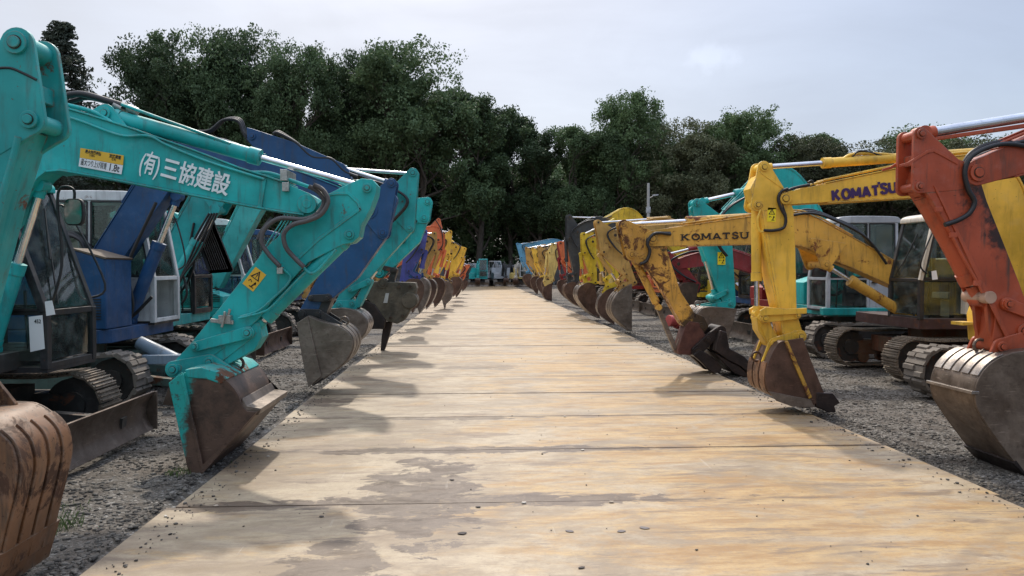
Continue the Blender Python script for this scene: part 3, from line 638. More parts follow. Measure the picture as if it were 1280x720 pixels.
    def warn(s, c, ang, h, y, parent):       # yellow pictogram sticker: triangle above, arm symbol below
        ca, sa = math.cos(ang), math.sin(ang); sx = 1 if s.ns < 0 else -1
        def t(L): return [(c[0] + sx * (a * ca - b * sa) * h, c[1] + (a * sa + b * ca) * h) for a, b in L]
        d = s.decal(t([(-.31, -.5), (.31, -.5), (.31, .5), (-.31, .5)]), STY, y, 'warning_sticker', parent)
        m = MB(); yy = y + s.ns * .003; a, b = sorted((yy, yy + s.ns * .0015))
        for q in ([(-.24, .02), (.24, .02), (.21, .06), (-.21, .06)], [(-.24, .02), (-.17, .02), (.03, .42), (0, .46)], [(.24, .02), (0, .46), (-.03, .42), (.17, .02)], [(-.02, .15), (.02, .15), (.02, .3), (-.02, .3)], [(-.02, .09), (.02, .09), (.02, .12), (-.02, .12)],
                  [(-.2, -.2), (-.14, -.08), (-.1, -.1), (-.16, -.22)], [(-.14, -.08), (.0, -.16), (-.02, -.2), (-.12, -.12)], [(.05, -.38), (.12, -.38), (.2, -.1), (.14, -.08)], [(-.02, -.4), (.22, -.4), (.22, -.36), (-.02, -.36)], [(.1, -.16), (.2, -.22), (.22, -.16), (.14, -.06)]): m.prism(t(q), a, b)
        m.build('pictogram', INKB, d, 0); return d

GL = {'K': [[(0, 0), (0, 1)], [(.06, .45), (.60, 1)], [(.2, .56), (.66, 0)]], 'O': [[(.42 + .38 * math.cos(a * math.pi / 12), .5 + .46 * math.sin(a * math.pi / 12)) for a in range(25)]],
      'M': [[(0, 0), (0, 1)], [(0, 1), (.40, .22)], [(.40, .22), (.80, 1)], [(.8, 1), (.8, 0)]], 'A': [[(0, 0), (.38, 1)], [(.38, 1), (.76, 0)], [(.14, .28), (.62, .28)]], 'T': [[(-.04, .93), (.70, .93)], [(.33, 0), (.33, .93)]],
      'S': [sp2([(.60, .76), (.50, .92), (.30, .97), (.10, .88), (.08, .68), (.30, .54), (.54, .42), (.60, .22), (.46, .05), (.26, .02), (.08, .1), (.0, .26)], 3)], 'U': [sp2([(0, 1), (0, .6), (.02, .24), (.16, .05), (.34, .02), (.52, .05), (.66, .24), (.68, .6), (.68, 1)], 3)]}
GW = {'K': .72, 'O': .84, 'M': .86, 'A': .78, 'T': .68, 'S': .66, 'U': .72}
SERIF = {'K': [(0, 0), (0, 1), (.58, 1), (.66, 0)], 'M': [(0, 0), (0, 1), (.8, 1), (.8, 0)], 'A': [(0, 0), (.76, 0)], 'T': [(.33, 0)], 'U': [(0, 1), (.68, 1)], 'O': [], 'S': []}
def sign_letters(s, word, p0, p1, h, y, mat, parent, th=.2, serif=False, dot=False, lift=None):
    """heavy capital letters standing a film thickness proud of the boom side, from p0 to p1 along their base line"""
    base = Vector((p1[0] - p0[0], p1[1] - p0[1])); W_ = base.length; ex = base / W_; ey = Vector((-ex.y, ex.x)); ey = ey if ey.y > 0 else -ey
    gap = .26 if not serif else .30; tot = sum(GW[c] for c in word) + gap * (len(word) - 1) ; k = W_ / tot; x = 0
    for ci, c in enumerate(word):
        m = MB(); di = 0
        up = (lift or {}).get(ci, 0) * h
        def put(P2):
            nonlocal di
            pts = [tuple(Vector(p0) + ex * ((x + a) * k) + ey * (b * h + up)) for a, b in P2]; t0 = .0012 + di * .00015; di += 1
            a_, b_ = sorted((y, y + s.ns * t0)); m.prism(pts, a_, b_)
        for st in GL[c]:
            tk = th / k * h; hv = th
            P_ = [Vector((a * k, b * h)) for a, b in st]; L_, R_ = [], []; closed = (P_[0] - P_[-1]).length < 1e-6
            for i in range(len(P_)):
                a = P_[i - 1] if i else (P_[-2] if closed else P_[0]); b = P_[i + 1] if i < len(P_) - 1 else (P_[1] if closed else P_[-1]); d = (b - a).normalized(); n = Vector((-d.y, d.x)) * (th * h / 2) * (1.0 if abs(d.y) > .5 else .85); L_.append(P_[i] + n); R_.append(P_[i] - n)
            for i in range(len(P_) - 1):
                put([(q.x / k, q.y / h) for q in (L_[i], L_[i + 1], R_[i + 1], R_[i])])
        if serif:
            for (a, b) in SERIF[c]: w_ = .2; o_ = .04 if b == 0 else -.04; put([(a - w_, b + o_ - .055), (a + w_, b + o_ - .055), (a + w_, b + o_ + .055), (a - w_, b + o_ + .055)])
            if c == 'T': put([(-.08, .98), (.02, .98), (.0, .72), (-.08, .72)]); put([(.64, .98), (.74, .98), (.74, .72), (.66, .72)])
        if dot and c == 'T': put([(.62, 1.06), (.92, 1.06), (.92, 1.34), (.62, 1.34)])
        m.build('letter', mat, parent, 0); x += GW[c] + gap
# ---------------------------------------------------------------- ground, plates
def ground_mat():
    m, t, b = nmat('gravel'); g = G(t); ge = g.n('ShaderNodeNewGeometry'); v = ge.outputs['Position']
    v1 = g.vor(v, 46); v2 = g.vor(v, 21); big = g.noise(v, .55, 5, .6); mid = g.noise(v, 3.5, 6, .65)
    c = g.mix(g.noise(v, 60, 3), (.038, .033, .027), (.14, .123, .10)); c = g.mix(g.rng(v1.outputs['Distance'], .15, .6), g.mix(.5, c, (.21, .19, .16)), c)
    cc = g.n('ShaderNodeSeparateColor'); g.l(v1.outputs['Color'], cc.inputs[0]); c = g.mix(g.rng(cc.outputs[0], .82, .9, 0, .6), c, (.36, .34, .31))
    c = g.mix(g.rng(mid, .42, .66), c, g.mix(g.noise(v, 20, 4), (.030, .023, .017), (.085, .068, .050)))
    c = g.mix(g.rng(big, .5, .7, 0, .6), c, (.14, .115, .09))
    sy = g.n('ShaderNodeSeparateXYZ'); g.l(v, sy.inputs[0]); c = g.mix(g.rng(sy.outputs['Y'], 40, 70), c, (.16, .13, .10))
    g.l(c, b.inputs['Base Color']); b.inputs['Roughness'].default_value = .9
    h = g.mul(g.mul(v1.outputs['Distance'], -.5), g.mul(g.mul(v2.outputs['Distance'], -.6), g.mul(mid, 1.2), 'ADD'), 'ADD'); g.bump(h, .9, .03, b); return m
GM = ground_mat()
# height field: gentle lumps near the camera, flat far away
xs = np.concatenate([[-600, -200, -80, -40, -25], np.arange(-14, 16.01, .22), [25, 40, 80, 200, 600]]); ys = np.concatenate([[-200, -40, -10], np.arange(-3, 26, .22), [30, 38, 50, 70, 100, 200, 700]])
XX, YY = np.meshgrid(xs, ys)
def hgt(x, y):
    e = np.clip(np.minimum(np.abs(x + 2.2), np.abs(x - 3.98)) * 1.5, .15, 1); inside = (x > -2.25) & (x < 4.05)
    h = -.045 + .022 * np.sin(x * 2.3 + y * .9) * np.sin(y * 1.7 - x * .6) + .012 * np.sin(x * 5.1 + 1) * np.sin(y * 6.3); return np.where(inside, -.07, -.02 + (h + .025) * e)
ZZ = hgt(XX, YY); nx_, ny_ = len(xs), len(ys)
me = bpy.data.meshes.new('ground'); V = np.stack([XX, YY, ZZ], -1).reshape(-1, 3)
idx = np.arange(nx_ * ny_).reshape(ny_, nx_); F4 = np.stack([idx[:-1, :-1], idx[:-1, 1:], idx[1:, 1:], idx[1:, :-1]], -1).reshape(-1, 4)
def npmesh(name, V, F, mat, smooth=True, k=4, parent=None):
    me = bpy.data.meshes.new(name); me.vertices.add(len(V)); me.vertices.foreach_set('co', np.ascontiguousarray(V, dtype=np.float32).ravel())
    me.loops.add(len(F) * k); me.loops.foreach_set('vertex_index', np.ascontiguousarray(F, dtype=np.int32).ravel()); me.polygons.add(len(F))
    me.polygons.foreach_set('loop_start', np.arange(0, len(F) * k, k, dtype=np.int32)); me.polygons.foreach_set('loop_total', np.full(len(F), k, dtype=np.int32))
    me.update(calc_edges=True); me.validate(); me.materials.append(mat)
    if smooth: me.shade_smooth()
    o = bpy.data.objects.new(name, me); COL.objects.link(o)
    if parent: o.parent = parent
    return o
tag(npmesh('ground', V, F4, GM), kind='structure')
# loose stones
def stones(name, n, fx, smin, smax, mat, label, seed, z0=None):
    rg = np.random.RandomState(seed); ph = (1 + 5 ** .5) / 2
    ico = np.array([(-1, ph, 0), (1, ph, 0), (-1, -ph, 0), (1, -ph, 0), (0, -1, ph), (0, 1, ph), (0, -1, -ph), (0, 1, -ph), (ph, 0, -1), (ph, 0, 1), (-ph, 0, -1), (-ph, 0, 1)]) / 1.9
    fa = np.array([(0, 11, 5), (0, 5, 1), (0, 1, 7), (0, 7, 10), (0, 10, 11), (1, 5, 9), (5, 11, 4), (11, 10, 2), (10, 7, 6), (7, 1, 8), (3, 9, 4), (3, 4, 2), (3, 2, 6), (3, 6, 8), (3, 8, 9), (4, 9, 5), (2, 4, 11), (6, 2, 10), (8, 6, 7), (9, 8, 1)])
    x, y = fx(rg, n); s = smin + (smax - smin) * rg.rand(n) ** 3; P = ico[None] * (1 + .8 * (rg.rand(n, 12, 1) - .5)) * np.stack([s * (.7 + .6 * rg.rand(n)), s * (.7 + .6 * rg.rand(n)), s * (.35 + .3 * rg.rand(n))], -1)[:, None]
    a = rg.rand(n) * 6.28; ca, sa = np.cos(a)[:, None], np.sin(a)[:, None]; X = P[..., 0] * ca - P[..., 1] * sa + x[:, None]; Y = P[..., 0] * sa + P[..., 1] * ca + y[:, None]; Z = P[..., 2] + ((hgt(x, y) if z0 is None else z0) + s * .15)[:, None]
    V = np.stack([X, Y, Z], -1).reshape(-1, 3); F = (fa[None] + (np.arange(n) * 12)[:, None, None]).reshape(-1, 3); o = npmesh(name, V, F, mat, False, 3); tag(o, label, 'gravel', kind='stuff'); return o
def stone_mat():
    m, t, b = nmat('stone'); g = G(t); ge = g.n('ShaderNodeNewGeometry'); r = ge.outputs['Random Per Island']
    c = g.mix(g.rng(r, 0, 1, 0, 1, False), (.030, .026, .021), (.175, .157, .13)); c = g.mix(g.rng(g.noise(ge.outputs['Position'], 3.5, 6, .65), .46, .66, 0, .7), c, (.07, .058, .045)); g.l(c, b.inputs['Base Color']); b.inputs['Roughness'].default_value = .85; return m
SM = stone_mat()
def fl(rg, n): y = 2.2 + 15 * rg.rand(n) ** 1.7; x = -2.25 - (.02 + 5.5 * rg.rand(n) ** 1.3); return x, y
def fr_(rg, n): y = 3.5 + 20 * rg.rand(n) ** 1.4; x = 4.05 + (.0 + 6.5 * rg.rand(n) ** 1.2); return x, y
stones('gravel', 42000, fl, .005, .024, SM, 'loose grey gravel on the muddy ground along the left edge of the plates', 1)
stones('gravel', 70000, fr_, .005, .022, SM, 'loose grey gravel on the ground along the right edge of the plates', 2)
# road plates
def plate_mat():
    m, t, b = nmat('muddy steel plate'); g = G(t); ge = g.n('ShaderNodeNewGeometry'); v = ge.outputs['Position']; oi = g.n('ShaderNodeObjectInfo'); rnd_ = oi.outputs['Random']
    sy = g.n('ShaderNodeSeparateXYZ'); g.l(v, sy.inputs[0]); X, Y = sy.outputs['X'], sy.outputs['Y']
    wide = g.noise(g.mapv(v, (.6, .9, 1)), 1.2, 12, .70, .5); fine = g.noise(g.mapv(v, (.9, 2.2, 1)), 3.2, 12, .74, .5)
    c = g.mix(g.rng(wide, .38, .60), (.215, .155, .090), (.395, .315, .205)); c = g.mix(g.rng(fine, .42, .66, 0, .7), c, (.25, .19, .13)); c = g.mix(g.rng(g.noise(g.mapv(v, (.6, 1.4, 1), loc=(5, 1, 0)), 3.4, 12, .75, .3), .52, .64, 0, .4), c, (.42, .345, .24))
    # ochre rust wash, mostly where the tyres do not run: right of the middle
    band = g.mul(g.rng(X, -.9, 1.6), g.rng(X, 2.6, 4.4, 1, .35))
    rw = g.mul(g.rng(g.mul(g.noise(g.mapv(v, (.6, 1.5, 1), loc=(3, 7, 0)), 1.5, 12, .72, .6), g.mul(band, .15), 'ADD'), .53, .70), .85)
    stk = g.noise(g.mapv(v, (.5, 2.3, 1), rot=(0, 0, .12), loc=(4, 8, 0)), 2.2, 12, .74, .35); c = g.mix(rw, c, g.mix(g.rng(stk, .40, .60), (.28, .145, .035), (.45, .30, .125)))
    c = g.mix(g.rng(stk, .56, .68, 0, .55), c, (.17, .125, .085))
    dk = g.rng(g.noise(g.mapv(v, (.45, 2.4, 1), loc=(9, 2, 0)), 2.2, 12, .76, .4), .52, .62, 0, .8); c = g.mix(dk, c, (.15, .105, .07))
    c = g.mix(g.mul(g.rng(g.noise(v, 9, 5, .7), .58, .7), .45), c, (.20, .15, .10))
    # wet mud smears at given spots (x, y, rx, ry)
    wob = g.noise(g.mapv(v, (.75, 1.25, 1)), 4.0, 12, .72, .6); blob = None
    for (bx, by, rx, ry, st) in ((-.42, 5.6, .42, 1.05, 1), (-.78, 4.5, .22, .16, .9), (-.15, 5.42, 1.7, .13, 1), (-1.75, 5.36, .75, .10, .9), (.75, 5.4, .9, .08, .9), (-.05, 6.97, 1.5, .14, 1), (.9, 6.93, 1.1, .07, .8), (-.2, 8.45, .9, .09, .8), (-2.0, 9.6, .5, .3, .8), (-.85, 4.2, .35, .25, .9), (.1, 12.8, .8, .25, .6), (-1.6, 11.5, .7, .22, .6), (-.3, 19, 1.6, .4, .45), (1.0, 30, 2.2, .8, .35)):
        dx = g.mul(g.mul(X, -bx, 'ADD'), 1 / rx); dy = g.mul(g.mul(Y, -by, 'ADD'), 1 / ry); d = g.mul(g.mul(dx, dx), g.mul(dy, dy), 'ADD')
        e = g.mul(g.rng(g.mul(wob, g.mul(g.mul(g.rng(d, 0, 2.2, 1, 0, False), .30), 1, 'MULTIPLY'), 'ADD'), .655, .685), st); blob = e if blob is None else g.mul(blob, e, 'MAXIMUM')
    blob = g.mul(blob, g.rng(g.noise(v, 6.5, 8, .78), .38, .44, .25, 1)); c = g.mix(g.mul(blob, .9), c, g.mix(g.noise(v, 9, 6, .7), (.045, .030, .022), (.13, .088, .062)))
    gr = g.noise(v, 42, 6, .75); c = g.mix(g.rng(gr, .50, .72, 0, .5), c, (.17, .13, .095)); c = g.mix(g.rng(g.noise(v, 16, 8, .78), .54, .64, 0, .38), c, (.22, .165, .115))
    sp = g.vor(v, 3.2); c = g.mix(g.mul(g.rng(sp.outputs['Distance'], .035, .02), .8), c, (.04, .03, .025))
    sc = g.noise(g.mapv(v, (14, .6, 1), rot=(0, 0, .35)), 2.0, 3, .5); c = g.mix(g.rng(sc, .70, .78, 0, .25), c, (.58, .53, .45))
    pv = g.mul(rnd_, .16); c = g.mix(pv, c, (.30, .25, .20))
    # grime creeping in from the seams (plate-local)
    tcn = g.n('ShaderNodeTexCoord'); so_ = g.n('ShaderNodeSeparateXYZ'); g.l(tcn.outputs['Object'], so_.inputs[0]); ab = g.n('ShaderNodeMath'); ab.operation = 'ABSOLUTE'; g.l(so_.outputs['Y'], ab.inputs[0]); ed = ab.outputs[0]
    c = g.mix(g.mul(g.rng(g.mul(ed, g.mul(g.noise(g.mapv(v, (.8, 2, 1), loc=(2, 5, 0)), 2.2, 8, .75, .4), .62), 'ADD'), 1.02, 1.13), .8), c, (.13, .092, .062))
    ar = g.n('ShaderNodeTexWave'); ar.wave_type = 'RINGS'; ar.rings_direction = 'Z'; ar.inputs['Scale'].default_value = .55; ar.inputs['Distortion'].default_value = 1.2; ar.inputs['Detail'].default_value = 3; ar.inputs['Detail Scale'].default_value = .6; g.l(g.mapv(v, loc=(-9, 3, 0)), ar.inputs['Vector'])
    c = g.mix(g.mul(g.rng(ar.outputs['Fac'], .86, .98), g.rng(g.noise(v, 1.1, 5, .7), .45, .62, 0, .38)), c, (.20, .15, .10))
    c = g.mix(g.rng(g.noise(g.mapv(v, (40, 1.4, 1), rot=(0, 0, -.9)), 1.5, 3, .6), .72, .78, 0, .5), c, (.16, .12, .08))
    g.l(c, b.inputs['Base Color']); g.l(g.mul(g.rng(blob, 0, 1, 0, -.15), g.rng(fine, .35, .65, .44, .66), 'ADD'), b.inputs['Roughness']); b.inputs['Specular IOR Level'].default_value = .42
    g.bump(g.mul(g.mul(fine, .6), g.mul(g.noise(v, 70, 4, .7), .25), 'ADD'), .35, .012, b); return m
PM = plate_mat(); EPM = metal('plate edge rust', (.12, .06, .03), (.25, .16, .09), .6, .3, 5)
y = -2.9 + 0.0; i = 0; pr = random.Random(5)
y0s = 5.385 - 1.585 * 5
while y0s < 77:
    x0 = -2.17 + pr.uniform(-.035, .035); L = 6.12; w = 1.572; m = MB(); cy = y0s + w / 2; dz = pr.uniform(-.004, .004)
    m.slab([(x0, -w / 2), (x0 + L, -w / 2), (x0 + L, w / 2), (x0, w / 2)], -.024, 0); o = m.build('road_plate', PM, None, 0, bevel=.003)
    o.location = (0, cy, dz); o.rotation_euler = (pr.uniform(-.0015, .0015), 0, pr.uniform(-.004, .004)); tag(o, kind='structure', label='mud stained steel plate of the roadway', group='steel plates laid side by side as the roadway'); y0s += 1.585
# dirt apron at the far end of the plates
m = MB(); m.slab([(-16, 77), (20, 77), (20, 84), (-16, 84)], -.03, -.016); tag(m.build('dirt_apron', flat('packed dirt', (.33, .26, .19), .9, 0, .3, 1.2)), kind='structure')
# debris lying on the plates
deb = [(655, 629, 'pale'), (764, 628, 'chip'), (728, 563, 'pale'), (578, 667, 'dark'), (565, 600, 'dark'), (777, 664, 'patch'), (727, 710, 'dark'), (335, 571, 'pale'), (706, 521, 'pale'), (270, 633, 'chip'), (207, 646, 'pale'), (640, 520, 'dark'), (712, 664, 'patch'), (805, 660, 'patch'), (598, 634, 'dark'), (402, 646, 'dark')]
names = {'pale': ('stone', 'pale flat stone chip', (.55, .50, .42)), 'chip': ('stone', 'small buff stone', (.40, .33, .25)), 'dark': ('clod', 'dark flat clod of mud', (.05, .04, .035)), 'patch': ('clod', 'grey flattened clod of mud', (.16, .14, .13))}
spots = ['on the plate seam near the centre', 'right of the centre on the nearest seam', 'on the second seam', 'elongated on the nearest plate', 'on the second plate by the wet stain', 'on the nearest plate right of centre', 'at the bottom edge of the photo', 'at the left edge beside the bucket shadow', 'on the third seam', 'on the dark smear at the left end of the nearest seam', 'on the left rim of the plates', 'behind the second seam', 'left of two on the nearest plate', 'rightmost on the nearest plate', 'just behind the nearest seam', 'in the shadow on the left']
for (px, py, k), sp_ in zip(deb, spots):
    c = at_ground(px, py); r = random.Random(px); a, lb, colr = names[k]; m = MB(); n = 9; R0 = (.024 if k == 'patch' else .011) * r.uniform(.7, 1.3) * (1.8 if px == 578 else 1)
    m.slab([(R0 * r.uniform(.7, 1.2) * math.cos(i * 6.283 / n) * 1.5, R0 * r.uniform(.7, 1.1) * math.sin(i * 6.283 / n)) for i in range(n)], .0005, .002 if k == 'patch' else .004 if k == 'dark' else .009)
    o = m.build(a, flat('debris ' + k, colr, .8, 0, .25, 30), None, 0, bevel=.003); o.location = (c.x, c.y, .001); o.rotation_euler = (0, 0, r.uniform(-.5, .5)); tag(o, lb + ' ' + sp_, a)
def fsp(rg, n): y = 3.2 + 30 * rg.rand(n) ** 1.5; e = np.abs(rg.normal(size=n)) * .11; x = np.where(rg.rand(n) < .5, -2.12 + e, 3.9 - e); return x, y
def fsc(rg, n): return -2 + 5.8 * rg.rand(n), 3.2 + 14 * rg.rand(n) ** 1.3
stones('gravel', 1500, fsp, .004, .016, SM, 'small stones kicked up onto the rims of the plates', 8, .001); stones('gravel', 260, fsc, .003, .010, SM, 'scattered grit in the middle of the plates', 9, .001)
# grass tufts
def tuft(px, py, label, n=90, s=.09, spread=.14):
    c = at_ground(px, py, -.02); r = random.Random(px); m = MB()
    for i in range(n):
        a = r.uniform(0, 6.28); d = spread * r.random() ** .5; x, y = d * math.cos(a), d * math.sin(a); h = s * r.uniform(.4, 1.1); b = r.uniform(0, 6.28); k = len(m.v); w = .003; lean = r.uniform(.2, .8) * h
        ux, uy = math.cos(b), math.sin(b); m.v += [(x - uy * w, y + ux * w, -.01), (x + uy * w, y - ux * w, -.01), (x + ux * lean * .5, y + uy * lean * .5, h * .7), (x + ux * lean, y + uy * lean, h)]; m.f += [(k, k + 1, k + 2), (k + 1, k + 3, k + 2)]
    o = m.build('grass_tuft', flat('grass blade', (.085, .13, .03), .7, 0, .4, 20), None, 0); o.location = (c.x, c.y, hgt(np.array(c.x), np.array(c.y)).item()); tag(o, label, 'grass')
tuft(68, 660, 'small green grass tuft on the mud beside the rusty bucket', 130, .07, .16); tuft(225, 592, 'thin grass tuft at the tip of the teal excavator bucket', 70, .06, .12); tuft(80, 640, 'sparse moss green tuft just above the larger grass tuft', 60, .05, .2); tuft(300, 575, 'dry thin tuft between the teal bucket and the plate edge', 60, .05, .1)

# ---------------------------------------------------------------- trees
def leaf_mat(name, c1, c2):
    m, t, b = nmat(name); g = G(t); ge = g.n('ShaderNodeNewGeometry'); oi = g.n('ShaderNodeObjectInfo'); r = ge.outputs['Random Per Island']
    c = g.mix(g.rng(r, 0, 1, .25, .75, False), c1, c2); nn_ = g.noise(ge.outputs['Position'], .42, 3, .55); c = g.mix(g.rng(nn_, .36, .56, .6, 0), c, tuple(x * .55 for x in c1)); c = g.mix(g.rng(nn_, .5, .68, 0, .6), c, tuple(x * 1.35 for x in c2)); c = g.mix(g.mul(oi.outputs['Random'], .5), c, tuple(x * 1.35 for x in c2)); c = g.mix(g.rng(oi.outputs['Random'], .4, 0, 0, .4, False), c, tuple(x * .5 for x in c1))
    g.l(c, b.inputs['Base Color']); b.inputs['Roughness'].default_value = .65; b.inputs['Specular IOR Level'].default_value = .25
    tr = g.n('ShaderNodeBsdfTranslucent'); g.l(c, tr.inputs[0]); ms = g.n('ShaderNodeMixShader'); ms.inputs[0].default_value = .22; o = [n for n in t.nodes if n.type == 'OUTPUT_MATERIAL'][0]
    g.l(b.outputs[0], ms.inputs[1]); g.l(tr.outputs[0], ms.inputs[2]); g.l(ms.outputs[0], o.inputs[0]); return m
LG = leaf_mat('deep green leaves', (.045, .078, .036), (.095, .145, .066)); LG2 = leaf_mat('mid green leaves', (.052, .092, .038), (.105, .160, .068)); LB = leaf_mat('browning leaves', (.06, .072, .038), (.11, .122, .066)); LC = leaf_mat('dark needles', (.035, .048, .038), (.06, .075, .055))
BARK = metal('bark', (.045, .036, .028), (.09, .075, .06), .9, 0, 3, (3, 3, .6), .6)
TREEP = {}
def leafcloud(rg, C, Rr, nper, s):
    n = len(C); P = []
    d = rg.normal(size=(n, nper, 3)); d /= np.linalg.norm(d, axis=2, keepdims=True); rad = Rr[:, None] * (.35 + .75 * rg.rand(n, nper) ** .5); P = (C[:, None] + d * rad[..., None] * np.array([1, 1, .72])).reshape(-1, 3)
    m = len(P); u = rg.normal(size=(m, 3)); u /= np.linalg.norm(u, axis=1, keepdims=True); w = rg.normal(size=(m, 3)); w -= (w * u).sum(1, keepdims=True) * u; w /= np.linalg.norm(w, axis=1, keepdims=True)
    sz = s * (.6 + .8 * rg.rand(m, 1)); V = np.stack([P - u * sz, P - w * sz * .55, P + u * sz, P + w * sz * .55], 1).reshape(-1, 3); F = np.arange(m * 4).reshape(-1, 4); return V, F
def tree_proto(kind, seed):
    key = (kind, seed)
    if key in TREEP: return TREEP[key]
    rg = np.random.RandomState(seed); H = 20.0; tr = MB(); C = []; Rr = []
    if kind == 'conifer':
        tr.tube([(0, 0, 0), (.1, 0, 8), (0, .05, 19.5)], [.35, .22, .03], 10)
        for k in range(46):
            z = 3 + 16.6 * (k / 45); R_ = 3.9 * (1 - (z - 2) / 18.5) ** .8 + .25; nb = 7
            for j in range(nb):
                a = rg.rand() * 6.28; L = R_ * (.6 + .5 * rg.rand()); dz = -.12 * L - .1
                tr.tube([(0, 0, z), (L * .5 * math.cos(a), L * .5 * math.sin(a), z + dz * .2), (L * math.cos(a), L * math.sin(a), z + dz)], [.04, .025, .01], 4, False)
                for q in (.45, .7, .95):
                    if rg.rand() < .85: C.append((L * q * math.cos(a), L * q * math.sin(a), z + dz * q)); Rr.append(.32 + .12 * L)
        V, F = leafcloud(rg, np.array(C), np.array(Rr) * .62, 40, .10)
    else:
        slim = kind == 'slim'; W = 2.9 if slim else 4.6; zb = 3.5 if slim else 4.0
        def lim(p, d, L, r, depth):
            q = [p]; pts = [Vector(p)]; dd = Vector(d).normalized()
            for i in range(3):
                dd = (dd + Vector(rg.normal(size=3)) * .16 + Vector((0, 0, .1))).normalized(); pts.append(pts[-1] + dd * L / 3)
            tr.tube(pts, [r, r * .85, r * .7, r * .5], 6 if depth else 9, False)
            if depth >= 2: C.append(tuple(pts[-1])); Rr.append(.45 + .5 * rg.rand()); C.append(tuple(pts[2])); Rr.append(.4 + .4 * rg.rand())
            if depth < 5:
                nb = 4 if depth == 0 else (3 if depth < 3 else 2)
                for i in range(nb):
                    a = rg.rand() * 6.28; t = .5 + .9 * rg.rand(); nd = (dd * (1.0 if slim else .75) + Vector((math.cos(a), math.sin(a), .12)) * (t * (.62 if slim else .95))).normalized(); lim(pts[-1 if i < 2 else 2], nd, L * (.60 + .2 * rg.rand()), r * .55, depth + 1)
        top = Vector((0, 0, 0)); pts = [Vector((0, 0, -.3)), Vector((.1, .1, 3)), Vector((.3, -.1, 6.2))]; tr.tube(pts, [.42, .33, .28], 10, False); lim(pts[-1], (0, 0, 1), 4.6, .26, 0)
        for i in range(6 if slim else 7): a = i * 1.05 + rg.rand(); lim((.1, 0, 3.6 + i * .75), (math.cos(a), math.sin(a), .55 if not slim else .9), 3.2 if not slim else 2.2, .15, 1)
        if not slim:
            for _ in range(130):
                a = rg.rand() * 6.28; el = math.asin(min(1, rg.rand() ** .8)); q = .70 + .42 * rg.rand(); C.append((W * 1.12 * q * math.cos(el) * math.cos(a), W * 1.12 * q * math.cos(el) * math.sin(a), 11.2 + 8.2 * q * math.sin(el) + rg.uniform(-1.2, 0))); Rr.append(.5 + .65 * rg.rand())
        C = np.array(C); Rr = np.array(Rr); C[:, 2] *= 19.2 / np.percentile(C[:, 2], 97); C[:, 2] = np.minimum(C[:, 2], 20.2); C[:, :2] *= W / np.percentile(np.abs(C[:, :2]), 92); keep = C[:, 2] > 2.5; C = C[keep]; Rr = Rr[keep]
        sc_ = 20.0 / 20.0; V, F = leafcloud(rg, C, Rr, max(20, int(70000 / len(C))), .135)
    to = tr.build('trunk', BARK, None, 60); co = npmesh('crown', V, F, LG, False); tm, cm = to.data, co.data; bpy.data.objects.remove(to); bpy.data.objects.remove(co); TREEP[key] = (tm, cm); return TREEP[key]
CROWN = {}
def tree(kind, seed, px, ytop, Z, wpx, label, mat=LG, group=None, name='tree', cat='tree'):
    tm, cm = tree_proto(kind, seed); k = (kind, seed, mat.name)
    if k not in CROWN: c = cm.copy(); c.materials.clear(); c.materials.append(mat); c.name = 'crown'; CROWN[k] = c
    x = at_y(px, 330, Z); h = (CAMH + (337 - ytop) * Z / FPX); r = empty(name, (x.x, Z, -.1), rnd.uniform(0, 6.28)); hw = {'conifer': 3.4, 'slim': 3.4, 'broad': 5.6}[kind]; w = wpx / 2 * Z / FPX / hw
    r.scale = (w, w, h / (20.7 if kind != 'conifer' else 19.6)); tag(r, label, cat, group)
    for nm, d in (('trunk', tm), ('crown', CROWN[k])): o = bpy.data.objects.new(nm, d); COL.objects.link(o); o.parent = r
T = tree
T('conifer', 1, 82, 40, 70, 135, 'dark cone shaped conifer at the far left beside the raised teal arm', LC, name='conifer')
T('broad', 1, 185, 62, 78, 120, 'broad dark tree left of the tallest cluster behind the teal lettered boom')
T('broad', 2, 262, 50, 80, 130, 'rounded dark tree second in the left cluster')
T('broad', 3, 318, 44, 84, 120, 'tall domed tree at the top of the left cluster')
T('broad', 4, 372, 58, 79, 110, 'airy tree with thin outer branches at the right end of the left cluster')
T('broad', 1, 436, 68, 82, 100, 'dark tree just right of the first dip in the tree line')
T('broad', 3, 520, 57, 80, 150, 'biggest rounded tree left of the middle above the blue arm', LG)
T('broad', 2, 478, 72, 86, 90, 'dark shoulder tree to the left of the biggest rounded tree')
T('slim', 5, 598, 118, 83, 84, 'narrow dark tree stepping down to the right of the biggest rounded tree')
T('slim', 6, 640, 132, 86, 70, 'slim dark tree above the end of the roadway')
T('slim', 5, 672, 160, 84, 66, 'low slim tree at the dip over the roadway')
T('slim', 6, 712, 150, 82, 66, 'dark slim tree left of the tall pale topped tree')
T('broad', 4, 782, 112, 82, 100, 'tall light green tree right of the middle standing over its neighbours', LG2)
T('broad', 3, 825, 152, 84, 90, 'dark rounded tree right beside the tall light green tree')
T('slim', 7, 745, 158, 80, 60, 'bushy dark tree at the left foot of the tall light green tree')
T('broad', 2, 855, 148, 80, 110, 'brownish green tree above the teal excavator knee', LB)
T('broad', 1, 940, 132, 82, 110, 'rounded green tree right of centre above the yellow arm head', LG2)
T('broad', 3, 896, 158, 86, 110, 'dark tree tucked between the brownish and the rounded green tree')
T('broad', 4, 1000, 164, 82, 110, 'reddish brown tree behind the chrome rod of the yellow excavator', LB)
T('slim', 7, 1043, 158, 84, 80, 'slim dark tree poking up above the reddish brown trees')
T('broad', 2, 1090, 172, 80, 140, 'low olive tree above the yellow lettered boom', LB)
T('broad', 1, 1140, 156, 84, 130, 'grey green tree behind the head of the orange arm', LG2)
